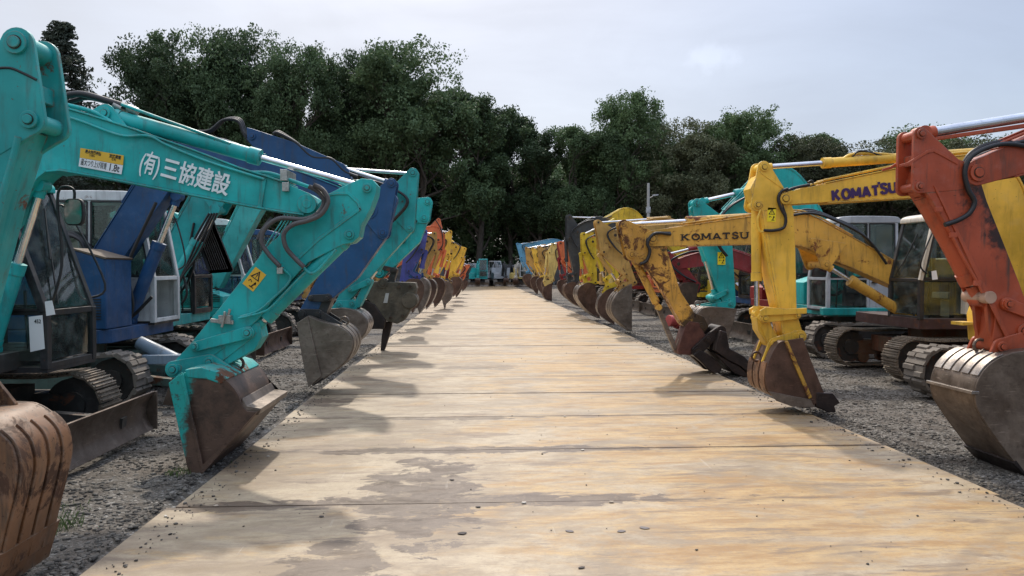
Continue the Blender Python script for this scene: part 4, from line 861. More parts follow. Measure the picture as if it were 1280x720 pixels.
T('broad', 3, 1205, 166, 80, 150, 'brown leaved tree under the chrome rod of the orange arm', LB)
T('broad', 4, 1265, 162, 84, 140, 'olive tree at the far right edge above the orange boom', LG2)
T('broad', 2, 1350, 160, 84, 120, 'dark tree just outside the right edge of the photo')
T('broad', 3, 20, 180, 84, 140, 'low dark tree at the left edge behind the conifer')
T('broad', 1, 110, 190, 88, 110, 'low dark tree between the conifer and the left cluster')
# darker wood behind and the understorey: trees nothing tells apart
gl = 'dark tree in the shaded wood behind the fence'; gg = 'trees of the shaded wood behind the fence'
r2 = random.Random(11)
for i in range(30):
    px = -60 + i * 47 + r2.uniform(-14, 14); top = 150 if px < 600 else 200; T(r2.choice(['broad', 'slim', 'broad']), {0: 2, 1: 5, 2: 3}[i % 3] if False else (r2.choice([5, 6, 7])), px, top + r2.uniform(-12, 20), r2.uniform(92, 104), 120, gl, LG, gg) if i % 3 == 1 else T('broad', r2.choice([1, 2, 3, 4]), px, top + r2.uniform(-12, 20), r2.uniform(92, 104), 130, gl, LG, gg)
# hedge-like scrub between fence and trees
rg = np.random.RandomState(4); n = 2400; C = np.stack([rg.uniform(-75, 85, n), rg.uniform(86.5, 95, n), rg.uniform(0, 1, n) ** 1.2 * 8.0], -1); V, F = leafcloud(rg, C, rg.uniform(.9, 1.9, n), 110, .22); tag(npmesh('undergrowth', V, F, LG, False), 'dense dark undergrowth filling the foot of the wood behind the fence', 'undergrowth', kind='stuff')
# ---------------------------------------------------------------- fence, pole
fr = empty('panel_fence', (0, 84.4, 0)); tag(fr, 'long grey sheet metal fence closing the far end of the yard', 'fence')
FM = metal('weathered fence sheet', (.12, .12, .125), (.19, .19, .195), .6, .3, 1.5)
for i in range(-12, 16):
    m = MB(); x0 = i * 3.0; pl = []
    for k in range(31): pl.append((x0 + .05 + k * .0967, .02 if k % 2 else -.02))
    m.slab(pl + [(a, b + .01) for a, b in pl[::-1]], .1, 2.15); m.build('panel', FM, fr, 0)
    m = MB(); m.box(x0 - .04, x0 + .04, -.09, -.03, 0, 2.25); m.build('post', GRYW, fr, 0)
m = MB(); m.box(-36, 48, -.06, .04, 2.16, 2.24); m.build('top_rail', GRYW, fr, 0)
c = at_y(810, 330, 62); lp = empty('utility_pole', (c.x, 62, 0)); tag(lp, 'thin grey concrete pole with a small lamp standing before the wood', 'pole')
m = MB(); m.tube([(0, 0, 0), (0, 0, 9.0)], [.16, .11], 12); m.build('pole', flat('pole concrete', (.36, .36, .35), .8, 0, .1, 3), lp, 50)
m = MB(); m.tube([(0, 0, 7.7), (.5, 0, 7.95)], .03, 6); m.prism([(.35, 7.9), (.85, 7.98), (.85, 8.06), (.4, 8.05)], -.09, .09); m.build('lamp_head', GRYW, lp, 30)
m = MB(); m.box(-.16, .16, -.16, .16, 6.5, 7.0); m.build('junction_box', GRYW, lp, 0)
# ---------------------------------------------------------------- left row, nearest first
def cyl_boom(s, frac=.55, r=.055, t=.42, col=None, y=0, drop=.22, foot=(.78, .98)):
    a = lerp(s.F, s.K, t); a2 = (a[0] + .02, a[1] - .0); bot = (a[0] + drop * .7, a[1] - drop)
    s.bracket([lerp(a, s.K, -.18), lerp(a, s.K, .18)], bot, .05, .14); s.cyl('boom_cylinder', foot, bot, frac, r, y, col)
# L1: teal arm cut by the left edge of the photo
m = Exc('teal excavator cut off by the left edge, raised arm, rusty strapped bucket in the corner', -6.1, 4.18, 1, TEALD, hero=True)
m.under('steel', framecol=CHASS); m.upper(); m.cab(pil=BLK)
yn = m.near(.26); P = m.p(-35, 182, yn); m.boom((.45, 1.15), (1.35, 2.75), P, .3, .42, .26, .3); m.arm(m.p(21, 54, yn), P, m.p(38, 150, yn), m.p(-76, 474, yn), .085, .13, .075, .08, .26, poly=m.pp([(-60, 150), (5, 148), (28, 160), (18, 185), (-4, 255), (-24, 330), (-62, 470), (-92, 480), (-100, 300)], yn))
L = m.p(-52, 455); C = m.p(-74, 512); m.cyl('bucket_cylinder', m.p(33, 166), L, .66, .045); m.links(m.p(-80, 430), L, C)
m.cyl('arm_cylinder', (1.2, 3.1), m.T, .55, .055); m.bracket([(1.0, 2.7), (1.5, 2.75)], (1.2, 3.1), .06); cyl_boom(m)
sh = sp2(m.pp([(-60, 524), (-30, 526), (-5, 540), (14, 560), (20, 590), (14, 625), (4, 665), (-12, 735)], -.27), 4)
m.bucket(m.B, C, m.p(-14, 742, -.27), .52, BRUST2, shell=sh, straps=4, strapmat=BRUST2, lip=BRUST2, hook=False, ear=BRUST2, eark=.02)
m.hose([(q[0], -.134, q[1]) for q in m.pp([(-10, 86), (12, 85), (30, 92), (46, 100)], -.134)], .007)
pb = m.pp([(27, 172), (20, 200), (6, 250), (-4, 300), (-16, 345)], yn); m.hose([(a, -.16, b) for a, b in pb], .016, TEALD, name='hydraulic_pipe')

# L2: teal excavator with the white lettering
m = Exc('teal excavator with white lettering on its boom and brown bucket at the plate edge', -5.2, 6.86, 1, TEAL, hero=True); hero = m
m.under('steel', framecol=CHASS, blade=1, bladecol=BLD, bx=1.8); m.upper(trim=CHASS); m.cab(x0=-.3, x1=1.28, y0=.12, y1=1.0, z0=.78, z1=2.55, pil=BLK, col=BLK, roof=TEAL, rake=.42, hz=.52)
w = .30; yn = m.near(w); T_, P_, Q_, B_ = m.p(459, 235, yn), m.p(384, 255, yn), m.p(437, 293, yn), m.p(225, 459, yn)
poly = m.pp([(60, 128), (72, 133), (110, 144), (160, 160), (240, 188), (300, 211), (335, 222), (362, 231), (386, 241.5), (394, 247), (397, 256), (391, 264), (380, 267), (350, 263), (300, 254), (200, 234.5), (120, 219), (75, 211.5), (58, 213), (46, 222), (30, 245), (5, 280), (-60, 345), (-130, 400), (-165, 395), (-150, 340), (-90, 250), (-30, 175), (20, 138), (45, 128)], yn)
K_ = m.p(30, 178, yn); F_ = m.p(-140, 370, yn); m.boom(F_, K_, P_, .3, .6, .2, w, poly=poly, pipes=False, rP=.075); m.btop = poly
# box-section flanges along the boom
for seg, nm in (([(72, 133), (110, 144), (160, 160), (240, 188), (300, 211), (335, 222), (362, 231)], 1), ([(58, 213), (75, 211.5), (120, 219), (200, 234.5), (300, 254), (350, 263), (380, 267)], -1)):
    L_ = m.pp(seg, yn); mb = MB(); mb.prism(L_ + [(a, b + .016 * nm) for a, b in L_[::-1]], -w / 2 - .012, w / 2 + .012); mb.build('boom_flange', TEAL, m.boomo, 35, bevel=.004)
mb = MB(); mb.prism(m.pp([(328, 222), (333, 224), (327, 261), (322, 259)], yn), -w / 2 - .006, w / 2 + .006); mb.build('weld_seam', TEAL, m.boomo, 35, bevel=.004)
mb = MB(); q = m.p(384, 255, yn); mb.ycyl(q[0], q[1], .085, -w / 2 - .018, w / 2 + .018, 28); mb.build('tip_boss', TEAL, m.boomo, 40, bevel=.004)
# arm
ya = m.near(.24); ap = m.pp([(409, 243), (437, 229), (452, 223), (465, 224), (471.5, 231), (470, 243), (463, 262), (452, 281), (449, 296), (441, 303), (428, 306), (385, 328), (345, 370), (322, 400), (280, 435), (243, 462), (233, 468), (222, 468), (216, 460), (219, 450), (236, 432), (280, 378), (335, 307), (362, 283), (374, 268), (390, 262)], ya)
m.arm(m.p(459, 235, ya), m.p(388, 262, ya), m.p(437, 293, ya), m.p(225, 459, ya), .06, .10, .07, .07, .24, poly=ap, tail=False)
mb = MB()
for sg in (-1, 1):
    L_ = m.pp([(409, 243), (420, 240), (436, 240), (448, 250), (452, 262), (450, 264), (446, 254), (435, 243.5), (421, 243.5), (411, 245)], ya); a, b = sorted((sg * .12, sg * .13)); mb.prism(L_, a, b)
    L_ = m.pp([(452, 262), (400, 300), (372, 326), (370, 323), (398, 297), (450, 259)], ya); mb.prism(L_, a, b)
mb.build('stiffener', TEAL, m.armo, 35, bevel=.003)
# cylinders
A_ = m.p(137, 144); m.bracket([m.p(110, 150), m.p(165, 166)], A_, .085, .17); m.cyl('arm_cylinder', A_, m.p(459, 235), .575, .068, rod=.42)
mb = MB(); a3 = m.p(155, 136); b3 = m.p(318, 186); mb.tube([(a3[0], -.05, a3[1] + .03), (b3[0] - .2, -.05, b3[1] + .035)], .014, 8); mb.build('oil_pipe', TEAL, m.boomo, 40)
Lj = m.p(316, 414); m.cyl('bucket_cylinder', m.p(435, 296, -.04), m.p(318, 411, -.04), .87, .068, y=-.04)
m.links(m.p(252, 431), Lj, m.p(269, 450)); m.cyl('boom_cylinder', (.85, .98), m.p(52, 232), .52, .07)
# the broad bucket link
mb = MB(); lp = m.pp([(262, 440), (275, 436), (310, 405), (328, 402), (332, 420), (322, 436), (288, 455), (276, 462), (262, 458)]); mb.prism(lp, -.10, .10); mb.build('link_plate', TEAL, m.root, 35, bevel=.006)
# bucket
def ridge_paint(name, pa, pb, inward, wd):
    # teal paint kept along the rim, worn to brown steel towards the digging end
    mt, t, b = nmat(name); g = G(t); tcn = g.n('ShaderNodeTexCoord'); v = tcn.outputs['Object']; d = (Vector(pb) - Vector(pa)).normalized(); n = Vector((-d.y, d.x)); n = n if n.dot(Vector(inward) - Vector(pa)) > 0 else -n
    def lin(ax, az, c0): x = g.n('ShaderNodeVectorMath'); x.operation = 'DOT_PRODUCT'; g.l(v, x.inputs[0]); x.inputs[1].default_value = (ax, 0, az); return g.mul(x.outputs['Value'], c0, 'ADD')
    di = lin(n.x, n.y, -(n.x * pa[0] + n.y * pa[1])); al = lin(d.x, d.y, -(d.x * pa[0] + d.y * pa[1]))
    nz = g.noise(v, 7, 12, .72, .4); s_ = g.mul(g.mul(di, g.mul(al, .35), 'ADD'), g.mul(g.mul(nz, -.5, 'ADD'), wd * 2.6), 'ADD')
    f = g.rng(s_, wd * .55, wd * 1.25); te = g.mix(g.noise(v, 4, 6), (.008, .30, .27), (.02, .38, .34)); br = g.mix(g.rng(g.noise(v, 3, 10, .7), .4, .6), (.040, .026, .019), (.105, .062, .042)); br = g.mix(g.rng(g.noise(g.mapv(v, (4, 3, 22), (.2, .7, .1)), 2.5, 5, .6), .58, .7, 0, .35), br, (.22, .15, .11))
    c = g.mix(f, te, br); c = g.mix(g.rng(g.noise(v, 18, 8, .75), .56, .64, 0, .8), c, (.05, .028, .018)); g.l(c, b.inputs['Base Color']); b.inputs['Roughness'].default_value = .5; b.inputs['Metallic'].default_value = .1; g.bump(g.noise(v, 22, 6, .7), .3, .006, b); return mt
GBR2 = ridge_paint('teal rim worn brown bucket', m.p(229, 466, -.47), m.p(255, 585, -.47), m.p(290, 500, -.47), .10)
yb = -.47; sh = m.pp([(229, 466), (250, 463), (272, 468), (287, 479), (297, 492), (303, 506), (309, 514), (322, 515), (300, 540), (255, 585)], yb); sh = sp2(sh[:7], 4) + sp2(sh[7:], 2)
m.bucket(m.p(225, 459), m.p(269, 450), m.p(248, 594, yb), .94, GBR2, shell=sh, straps=0, ear=TEAL, lip=BRUST, cutter=m.pp([(213, 478), (229, 465), (256, 585), (246, 596), (240, 599)], yb), base=m.pp([(324, 513), (318, 519), (246, 601), (240, 598), (252, 583)], yb))
mb = MB(); mb.prism(m.pp([(231, 462), (252, 459), (274, 465), (284, 474), (276, 480), (258, 474), (234, 472)], yb), -.478, .478); mb.build('painted_back', paint('chipped teal bucket paint', (.010, .38, .36), .34, .3), m.bko, 35, bevel=.01)
mb = MB(); mb.prism(m.pp([(227, 468), (232, 466), (257, 584), (254, 588)], yb), yb - .052, yb - .03); mb.build('side_rib', GBR2, m.bko, 35, bevel=.006)
mb = MB(); mb.prism(m.pp([(302, 498), (308, 508), (326, 511), (323, 519), (300, 522)], yb), -.455, .455); mb.build('heel_ledge', GRUST, m.bko, 30, bevel=.006)
# lettering and stickers
yt = m.near(w) - .002; ang = -math.atan2(m.p(175, 200, yn)[1] - m.p(288, 232, yn)[1], m.p(288, 232, yn)[0] - m.p(175, 200, yn)[0])
o0 = m.p(175, 200, yn); hgt_px = .19; wid = m.p(288, 232, yn)[0] - o0[0]
fw = lambda a, b: abs(m.p(b, 210, yn)[0] - m.p(a, 210, yn)[0])
to = m.text('(有)', m.p(176, 203, yn), ang, .215, yt, INKW, m.boomo, bold=.004, fit=fw(176, 200)); m.text('三協建設', m.p(203, 210.5, yn), ang, .205, yt, INKW, m.boomo, bold=.0045, fit=fw(203, 290))
st = m.decal(m.pp([(101, 185), (155, 194.5), (154, 206.5), (100, 197)], yn), STY, yt, 'capacity_sticker'); st2 = m.decal(m.pp([(100, 197.3), (154, 206.8), (152, 218), (98.5, 208)], yn), STW, yt, 'capacity_sticker')
ang2 = R(-10.5); yy = yt - .0035
m.text('最大つり上げ荷重', m.p(101.5, 202.8, yn), ang2, .062, yy, INKB, st2, fit=fw(101.5, 134)); m.text('1.8t', m.p(137.5, 209.4, yn), ang2, .088, yy, INKB, st2, fit=fw(138.5, 151), bold=.001)
m.text('最大作業半径', m.p(107, 189.5, yn), ang2, .034, yy, INKB, st, fit=fw(107, 127), bold=.001); m.text('5.8m', m.p(112, 194, yn), ang2, .03, yy, INKB, st, xs=.8); m.text('定格荷重', m.p(137, 195, yn), ang2, .034, yy, INKB, st, xs=.75, bold=.001); m.text('0.9t', m.p(140, 199.3, yn), ang2, .03, yy, INKB, st, xs=.8)
m.warn(m.p(318, 349, ya), R(-38), .19, m.near(.24) - .001, m.armo)
# wrapped hoses looping from the boom tip to the arm
H = lambda L, y: [(a, y, b) for a, b in m.pp(L, y)]
m.hose(H([(386, 233), (398, 240), (405, 252), (398, 266), (380, 274), (350, 273), (332, 285), (327, 302), (336, 318), (350, 333)], -.19), .021, HOSEG, True)
m.hose(H([(392, 231), (404, 238), (410, 252), (401, 268), (384, 276), (366, 281), (355, 292), (357, 308), (366, 320), (380, 334)], -.22), .021, HOSEG, True)
m.hose(H([(340, 272), (333, 280), (325, 292), (322, 300)], -.1), .015, HOSEG, True)
m.hose(H([(349, 332), (356, 338), (363, 346), (358, 357), (340, 374), (322, 389), (300, 396)], -.15), .011, TEAL, name='arm_pipe'); m.hose(H([(379, 334), (386, 341), (392, 341), (400, 335), (420, 312)], -.16), .014, TEAL, name='arm_pipe'); m.hose(H([(384, 338), (366, 356), (340, 383), (326, 391), (298, 398)], -.16), .010, TEAL, name='arm_pipe')
mb = MB(); q = m.p(284, 400, ya); mb.box(q[0] - .055, q[0] + .05, -.19, -.125, q[1] - .03, q[1] + .045); mb.bar((q[0] - .13, -.16, q[1] + .0), (q[0] + .07, -.16, q[1] - .02), .035, .03); mb.tube([(q[0] + .02, -.16, q[1] + .04), (q[0] + .04, -.16, q[1] + .10)], .014, 8); mb.bar((q[0] - .02, -.2, q[1] - .06), (q[0] + .01, -.2, q[1] + .08), .02, .03); mb.build('valve_block', FIT, m.armo, 40, bevel=.004)
mb = MB(); q = m.p(352, 338, ya); mb.box(q[0] - .025, q[0] + .025, -.19, -.125, q[1] - .03, q[1] + .03); mb.build('pipe_clamp', FIT, m.armo, 30, bevel=.003)
for k, dy in ((0, 0), (1, .10)):
    m.hose([(a, -.11 + dy, b) for a, b in m.pp([(40, 112 + 0), (75, 128), (120, 141), (160, 166), (200, 180), (260, 200), (300, 214), (335, 216 + k * 2), (360, 224), (388, 234)], -.11)], .016, TEAL, name='boom_pipe')
m.hose([(a, -.16, b) for a, b in m.pp([(60, 139), (100, 151), (150, 169), (185, 170), (210, 182), (260, 202), (330, 224)], -.16)], .012, TEAL, name='boom_pipe')
mb = MB(); q = m.p(361, 222); mb.box(q[0] - .03, q[0] + .03, -.19, .15, q[1] - .05, q[1] + .05); q = m.p(358, 234, yn); mb.box(q[0] - .03, q[0] + .03, -.19, -.15, q[1] - .04, q[1] + .04); mb.build('hose_clamp', FIT, m.boomo, 30, bevel=.004)
m.hose([(a, 0, b) for a, b in m.pp([(20, 150), (70, 125), (85, 119), (105, 118), (140, 128), (165, 136)])], .03, HOSE); m.hose([(a, .05, b) for a, b in m.pp([(20, 158), (72, 131), (90, 124), (110, 121), (145, 130)])], .022, HOSE)
mb = MB(); mb.tube([(a, 0, b) for a, b in m.pp([(143, 131), (153, 136)])], .034, 10); mb.tube([(a, 0, b) for a, b in m.pp([(160, 135), (172, 140)])], .036, 10); mb.build('hose_fitting', FIT, m.boomo, 40)
# papers taped inside the cab and the round-cornered mirror
x0, x1, y0, y1, z0, z1, zb, xt = m.cabdim
c = m.p(45, 417, y0 - .01); mb = MB(); mb.prism(m.pp([(36, 396), (53, 394), (56, 436), (38, 440)], y0 - .01), y0 - .012, y0 - .008); mb.build('price_sheet', PAPER, m.root, 0); mb = MB(); mb.prism(m.pp([(56, 377), (65, 375.5), (69, 393), (58, 395)], y0 - .01), y0 - .012, y0 - .008); mb.build('price_sheet', PAPER, m.root, 0)
m.text('452', m.p(43, 402, y0 - .01), 0, .05, y0 - .0125, INKB, m.root, bold=.001, xs=.8)
q = m.p(93, 265, y0 + .1); m.mirror(q[0], y0 + .1, q[1]); mb = MB(); mb.tube(spline([(x1 - .05, y0 + .05, zb - .1), (q[0] - .1, y0 + .06, q[1] - .5), (q[0] - .14, y0 + .08, q[1] + .05), (q[0] - .12, y0 + .1, q[1] + .22), (q[0], y0 + .1, q[1] + .2), (q[0] - .02, y0 + .1, q[1])], 6), .013, 8); mb.build('mirror_arm', BLK, m.root)

# L3: navy excavator
m = Exc('navy blue excavator with brown lidded side box and white cab behind the lettered boom', -5.6, 10.4, 1, BLUE, hero=True)
m.under('rubber', framecol=FRG, blade=1, bladecol=BLD, bx=1.9); m.upper(boxtop=1.95, boxcap=flat('bleached brown lid', (.13, .10, .07), .8, 0, .3, 5), x1=1.05); m.cab(x0=-.4, x1=1.15, z1=2.72, col=WHITEP, seat=SEATC, rake=.2, lowglass=False)
w = .32; yn = m.near(w); P = m.p(460, 262, yn); m.boom(m.p(112, 352, yn), m.p(226, 178, yn), P, .36, .42, .26, w, rP=.09, kb=.25); m.arm(m.p(489, 229, yn), P, m.p(478, 291, yn), m.p(379, 393, yn), .075, .15, .085, .08, .27, extra=[(m.p(489, 250), .09), (m.p(440, 340), .12)])
L = m.p(412, 372); m.cyl('bucket_cylinder', m.Q, m.p(396, 374), .72, .055, col=BLK); m.links(m.p(392, 372), L, m.p(404, 392), col=BLK)
m.cyl('arm_cylinder', m.p(318, 176), m.p(489, 229), .62, .06); mb = MB(); mb.prism(m.pp([(311, 161), (316, 162), (372, 180), (431, 206), (438, 214), (440, 226), (400, 222), (350, 203), (318, 184), (312, 176)]), -.11, .11); go = mb.build('cylinder_guard', BLUE, m.root, 35, bevel=.01); m.pins([(m.p(318, 172), .05)], go, .11)
for k in range(3): m.hose([(a, .1 - k * .07, b) for a, b in m.pp([(238, 164), (262, 162 + k), (280, 147 + 2 * k), (298, 148 + 2 * k), (305, 166), (312, 178)])], .02)
for k in range(2): m.hose([(a, -.05 - k * .04, b) for a, b in m.pp([(344, 169), (350, 166 + k * 2), (372, 180), (392, 197), (415, 200), (432, 215), (448, 222)])], .024)
m.cyl('boom_cylinder', (.85, 1.0), m.p(222, 245), .62, .085, col=BLUE); m.hose([(a, -.25, b) for a, b in m.pp([(205, 255), (170, 330), (158, 372), (152, 392), (170, 398), (200, 370)])], .022); m.hose([(a, -.28, b) for a, b in m.pp([(146, 395), (170, 402), (178, 380), (172, 345)])], .018)
for k in range(4): m.hose([(a, .1 * k - .1, b) for a, b in m.pp([(62, 305 - 3 * k), (82, 294 - 2 * k), (104, 300 + 2 * k), (112, 318)])], .024)
yb = -.36; sh = sp2(m.pp([(384, 395), (402, 402), (424, 408), (437, 418), (441, 431), (435, 447), (420, 462), (390, 483)], yb), 4); m.bucket(m.B, m.p(400, 392), m.p(386, 487, yb), .7, GRUST, shell=sh, straps=3, ear=BLK, cutter=m.pp([(371, 404), (385, 395), (402, 470), (386, 484), (379, 450)], yb), lip=DARKST)
tb = MB(); tb.tube([(1.2, -.5, .75), (1.95, -.58, .40)], .09, 14); tb.box(1.3, 1.9, -.7, -.52, .48, .60); tb.build('blade_cylinder_guard', paint('grey blue paint', (.16, .22, .28), .1, .4), m.root, 40, bevel=.01)

# L4: teal excavator with louvred guard
m = Exc('teal excavator behind the navy one with a louvred black guard and grey strapped bucket', -5.9, 12.95, 1, TEALD, hero=True)
m.under('rubber', framecol=FRG, blade=1); m.upper(boxtop=1.3); m.cab(z1=2.65, pil=BLK, roof=TEAL2)
w = .3; yn = m.near(w); P = m.p(490, 252, yn); m.boom(m.p(192, 358, yn), m.p(284, 200, yn), P, .38, .46, .26, w, kb=.25); m.arm(m.p(516, 216, yn), P, m.p(512, 285, yn), m.p(424, 381, yn), .09, .2, .08, .08, .28, extra=[(m.p(512, 240), .12)])
L = m.p(462, 352); m.cyl('bucket_cylinder', m.p(510, 282), m.p(458, 356), .75, .06); m.links(m.p(440, 362), L, m.p(448, 380)); m.cyl('arm_cylinder', m.p(385, 208), m.T, .36, .06); m.hoses(3, .02, .3)
m.cyl('boom_cylinder', m.p(224, 352), m.p(275, 263), .56, .105, y=-.18); m.bracket([m.p(262, 250), m.p(290, 244)], m.p(275, 263), .07, .42)
g = MB(); G3 = lambda px, py: (m.p(px, py, .05)[0], .05, m.p(px, py, .05)[1]); tl, tr_, bl, br = (240, 278), (261, 266), (263, 340), (290, 338)
for k in range(11): u = k / 10; g.bar(G3(*lerp(bl, br, u)), G3(*lerp(tl, tr_, u)), .02, .05)
for a_, b_ in ((tl, tr_), (tr_, br), (br, bl), (bl, tl)): g.bar(G3(*a_), G3(*b_), .05, .07); g.build('louvred_guard', BLK, m.root, 0)
m.hose([(a, -.2, b) for a, b in m.pp([(197, 312), (212, 325), (221, 350), (212, 368), (192, 372), (180, 368)])], .035); m.hose([(a, -.3, b) for a, b in m.pp([(238, 345), (242, 365), (236, 378), (226, 382)])], .02)
yb = -.3; sh = sp2(m.pp([(414, 386), (430, 385), (447, 389), (458, 399), (459, 410), (450, 424), (430, 438)], yb), 4); m.bucket(m.B, m.p(442, 379), m.p(424, 444, yb), .7, GRUST, shell=sh, straps=3, strapmat=WORN)

for k in range(4): m.hose([(a, -.25 - .03 * k, b) for a, b in m.pp([(268 + k * 4, 268), (250 + k * 3, 300 + k * 5), (240, 330 + k * 4), (228, 352 + 3 * k), (205, 362)])], .018)
mb = MB()
for k in range(4): mb = MB(); mb.tube(spline([(a, .3 + .05 * k, b) for a, b in m.pp([(340 + k * 5, 262), (350 + k * 3, 268), (330 + k * 4, 300), (318 + k * 4, 322)])], 5), .012, 6); mb.build('steel_pipe', TEAL, m.root, 40)
# L5: teal excavator carrying a crusher
m = Exc('teal excavator fourth in the left row holding a dirty crusher jaw with a black spike', -5.9, 15.7, 1, TEAL2, hero=True)
m.under('rubber', framecol=CHASS, blade=1, bladecol=BRUST); m.upper(boxtop=1.3, hood=TEAL); m.cab(x0=-.5, z1=2.7, col=WHITEP, roof=WHITEP)
w = .34; yn = m.near(w); P = m.p(507, 263, yn); m.boom((.45, 1.4), m.p(334, 216, yn), P, .36, .44, .28, w, col=TEAL2); m.arm(m.p(534, 252, yn), P, m.p(530, 272, yn), m.p(474, 341, yn), .1, .26, .12, .12, .3, col=TEAL, extra=[(m.p(520, 300), .1)])
m.cyl('arm_cylinder', m.p(415, 232), m.T, .5, .06, col=TEAL); m.cyl('bucket_cylinder', m.p(528, 275), m.p(492, 334), .7, .07, col=TEAL); m.warn(m.p(484, 307, yn), R(-30), .22, m.near(.3) - .002, m.armo)
for k in range(3): m.hose([(a, -.2 - .04 * k, b) for a, b in m.pp([(490, 240), (505, 250 - k), (513, 257), (509, 268), (498, 275), (490, 290 + k * 5)])], .03)
for k in range(3): m.hose([(a, -.2, b) for a, b in m.pp([(486 + k * 3, 282), (496 + k * 3, 292), (505, 298 + k * 3), (512, 290), (522, 276)])], .022, FIT if k == 1 else HOSE)
q = m.p(480, 352); m.links(m.p(478, 334), m.p(494, 338), m.p(489, 352), col=CHASS)
MUD = metal('mud caked steel', (.045, .04, .028), (.12, .10, .07), .8, .1, 3)
mb = MB(); mb.prism(m.pp([(442, 351), (520, 353), (522, 360), (515.5, 385), (506, 400), (498, 404), (484, 400), (471, 384), (458, 371), (444, 367)]), -.24, .24); cr_ = mb.build('crusher_body', MUD, m.root, 30, bevel=.02); m.pins([(m.p(445, 356), .1), (m.p(455, 355), .09), (m.p(480, 354), .1)], cr_, .24)
mb = MB(); mb.prism(m.pp([(484, 366), (488, 366), (486, 378), (481, 378)]), -.26, .26); mb.build('plate_slot', flat('pale grey insert', (.4, .4, .38)), cr_, 0)
mb = MB(); mb.prism(m.pp([(480, 402), (491, 402), (487, 420), (481, 438), (476, 438), (477, 424)]), -.07, .07); mb.build('spike', DARKST, cr_, 30, bevel=.02)
mb = MB(); mb.prism(m.pp([(449, 370), (471, 380), (484, 400), (482, 410), (464, 410), (453, 392)]), -.3, -.1); mb.build('jaw_housing', DARKST, cr_, 30, bevel=.02)
mb = MB(); mb.ycyl(*m.p(513, 375), .17, -.27, .27, 22); mb.build('rotor_cap', MUD, cr_, 30, bevel=.02)
for q in ((500, 358), (514, 358), (505, 394), (490, 396)): mb = MB(); mb.ycyl(*m.p(*q), .035, -.265, .265, 8); mb.build('bolt', PINM, cr_, 30)
mb = MB(); mb.prism(m.pp([(455, 353), (463, 353), (463, 358), (455, 358)]), -.27, -.24); mb.build('yellow_tab', YEL, cr_, 0)

# ---------------------------------------------------------------- simpler far machines by key points
def quick(label, X, Y, side, col, T, P, Q, B, C, E, K=None, F=(.45, 1.25), rod=None, w=.28, bw=.6, hood=None, cabcol=None, bmat=BRUST, kind='rubber', thick=1.0, boomcol=None, shell=None, straps=3, tracks=True, yaw=0, rP=.15, frac=.55, z1=2.65, blade=1, bcol=None, rr=.055, strapmat=None, body=True):
    thick *= .84; yaw = yaw or rnd.uniform(-5, 5); bw = bw * rnd.uniform(.85, 1.3); m = Exc(label, X + rnd.uniform(-.3, .3), Y, side, col, yaw=yaw)
    if tracks: m.under(kind, blade=blade, framecol=CHASS, bladecol=bcol)
    if body: m.upper(hood=hood, boxtop=rnd.uniform(1.3, 1.6), zt=rnd.uniform(1.75, 1.95)); m.cab(col=cabcol or hood or col, pil=BLK if rnd.random() < .4 else None, z1=z1, x0=-.45)
    yn = m.near(w); rP = .13; P2 = m.p(*P, yn); T2 = m.p(*T, yn); Q2 = m.p(*Q, yn); B2 = m.p(*B, yn)
    K2 = m.p(*K, yn) if K else (F[0] + .38 * (P2[0] - F[0]), max(P2[1] + .45, 2.6))
    m.boom(F, K2, P2, .3 * thick, .42 * thick, .26 * thick, w, col=boomcol, rP=.08); m.arm(T2, P2, Q2, B2, .075 * thick, rP * thick, .085 * thick, .07, w - .05)
    top = (K2[0] + .15, K2[1] + .32 * thick) if not rod else m.p(*rod, yn); 
    if not rod: m.bracket([(K2[0] - .2, K2[1] + .05), (K2[0] + .25, K2[1] + .02)], top, .06)
    m.cyl('arm_cylinder', top, T2, frac, rr); da = (Vector(B2) - Vector(Q2)); nrm = Vector((-da.y, da.x)).normalized(); nrm = nrm if nrm.x > 0 else -nrm
    C2 = m.p(*C, yn) if C else tuple(Vector(B2) + nrm * .3 - da.normalized() * -.02); L2 = tuple((Vector(B2) - da.normalized() * .3 + nrm * .26)); A2 = tuple(Vector(B2) - da.normalized() * .32)
    m.cyl('bucket_cylinder', tuple(Vector(Q2) + nrm * .12), tuple(Vector(L2) + nrm * .05), .62, rr * 1.1); m.links(A2, L2, C2); m.hoses(2, .018, .25); cyl_boom(m)
    if E:
        E2 = m.p(*E, m.near(bw)); sh = sp2(m.pp(shell, m.near(bw)), 3) if shell else None; m.bucket(B2, C2, E2, bw, bmat, shell=sh, straps=straps, strapmat=strapmat)
    return m
quick('violet excavator in the left row standing upright behind the crusher jaw', -6.0, 19.0, 1, PURP, (531, 290), (513, 300), (527, 312), (503, 352), None, (515, 392), bmat=BRUST, thick=1.2, hood=BLUE, rod=(470, 288))
quick('dark blue excavator squeezed between the violet and the ochre excavators', -6.1, 22.2, 1, BLUE, (527, 300), (516, 306), (524, 318), (510, 352), None, (524, 392), thick=1.05, strapmat=WORN, bmat=GRUST)
quick('ochre yellow excavator with a straight chrome rod beside the violet arm', -6.2, 25.4, 1, OCH, (543, 292), (534, 302), (543, 313), (523, 352), None, (533, 386), thick=1.2, rod=(500, 290), strapmat=WORN)
quick('light orange excavator whose boom head pokes above the yellow arms in the left row', -6.3, 28.6, 1, ORA2, (553, 294), (548, 300), (552, 312), (534, 350), None, (543, 384), K=(543, 286), thick=1.3)
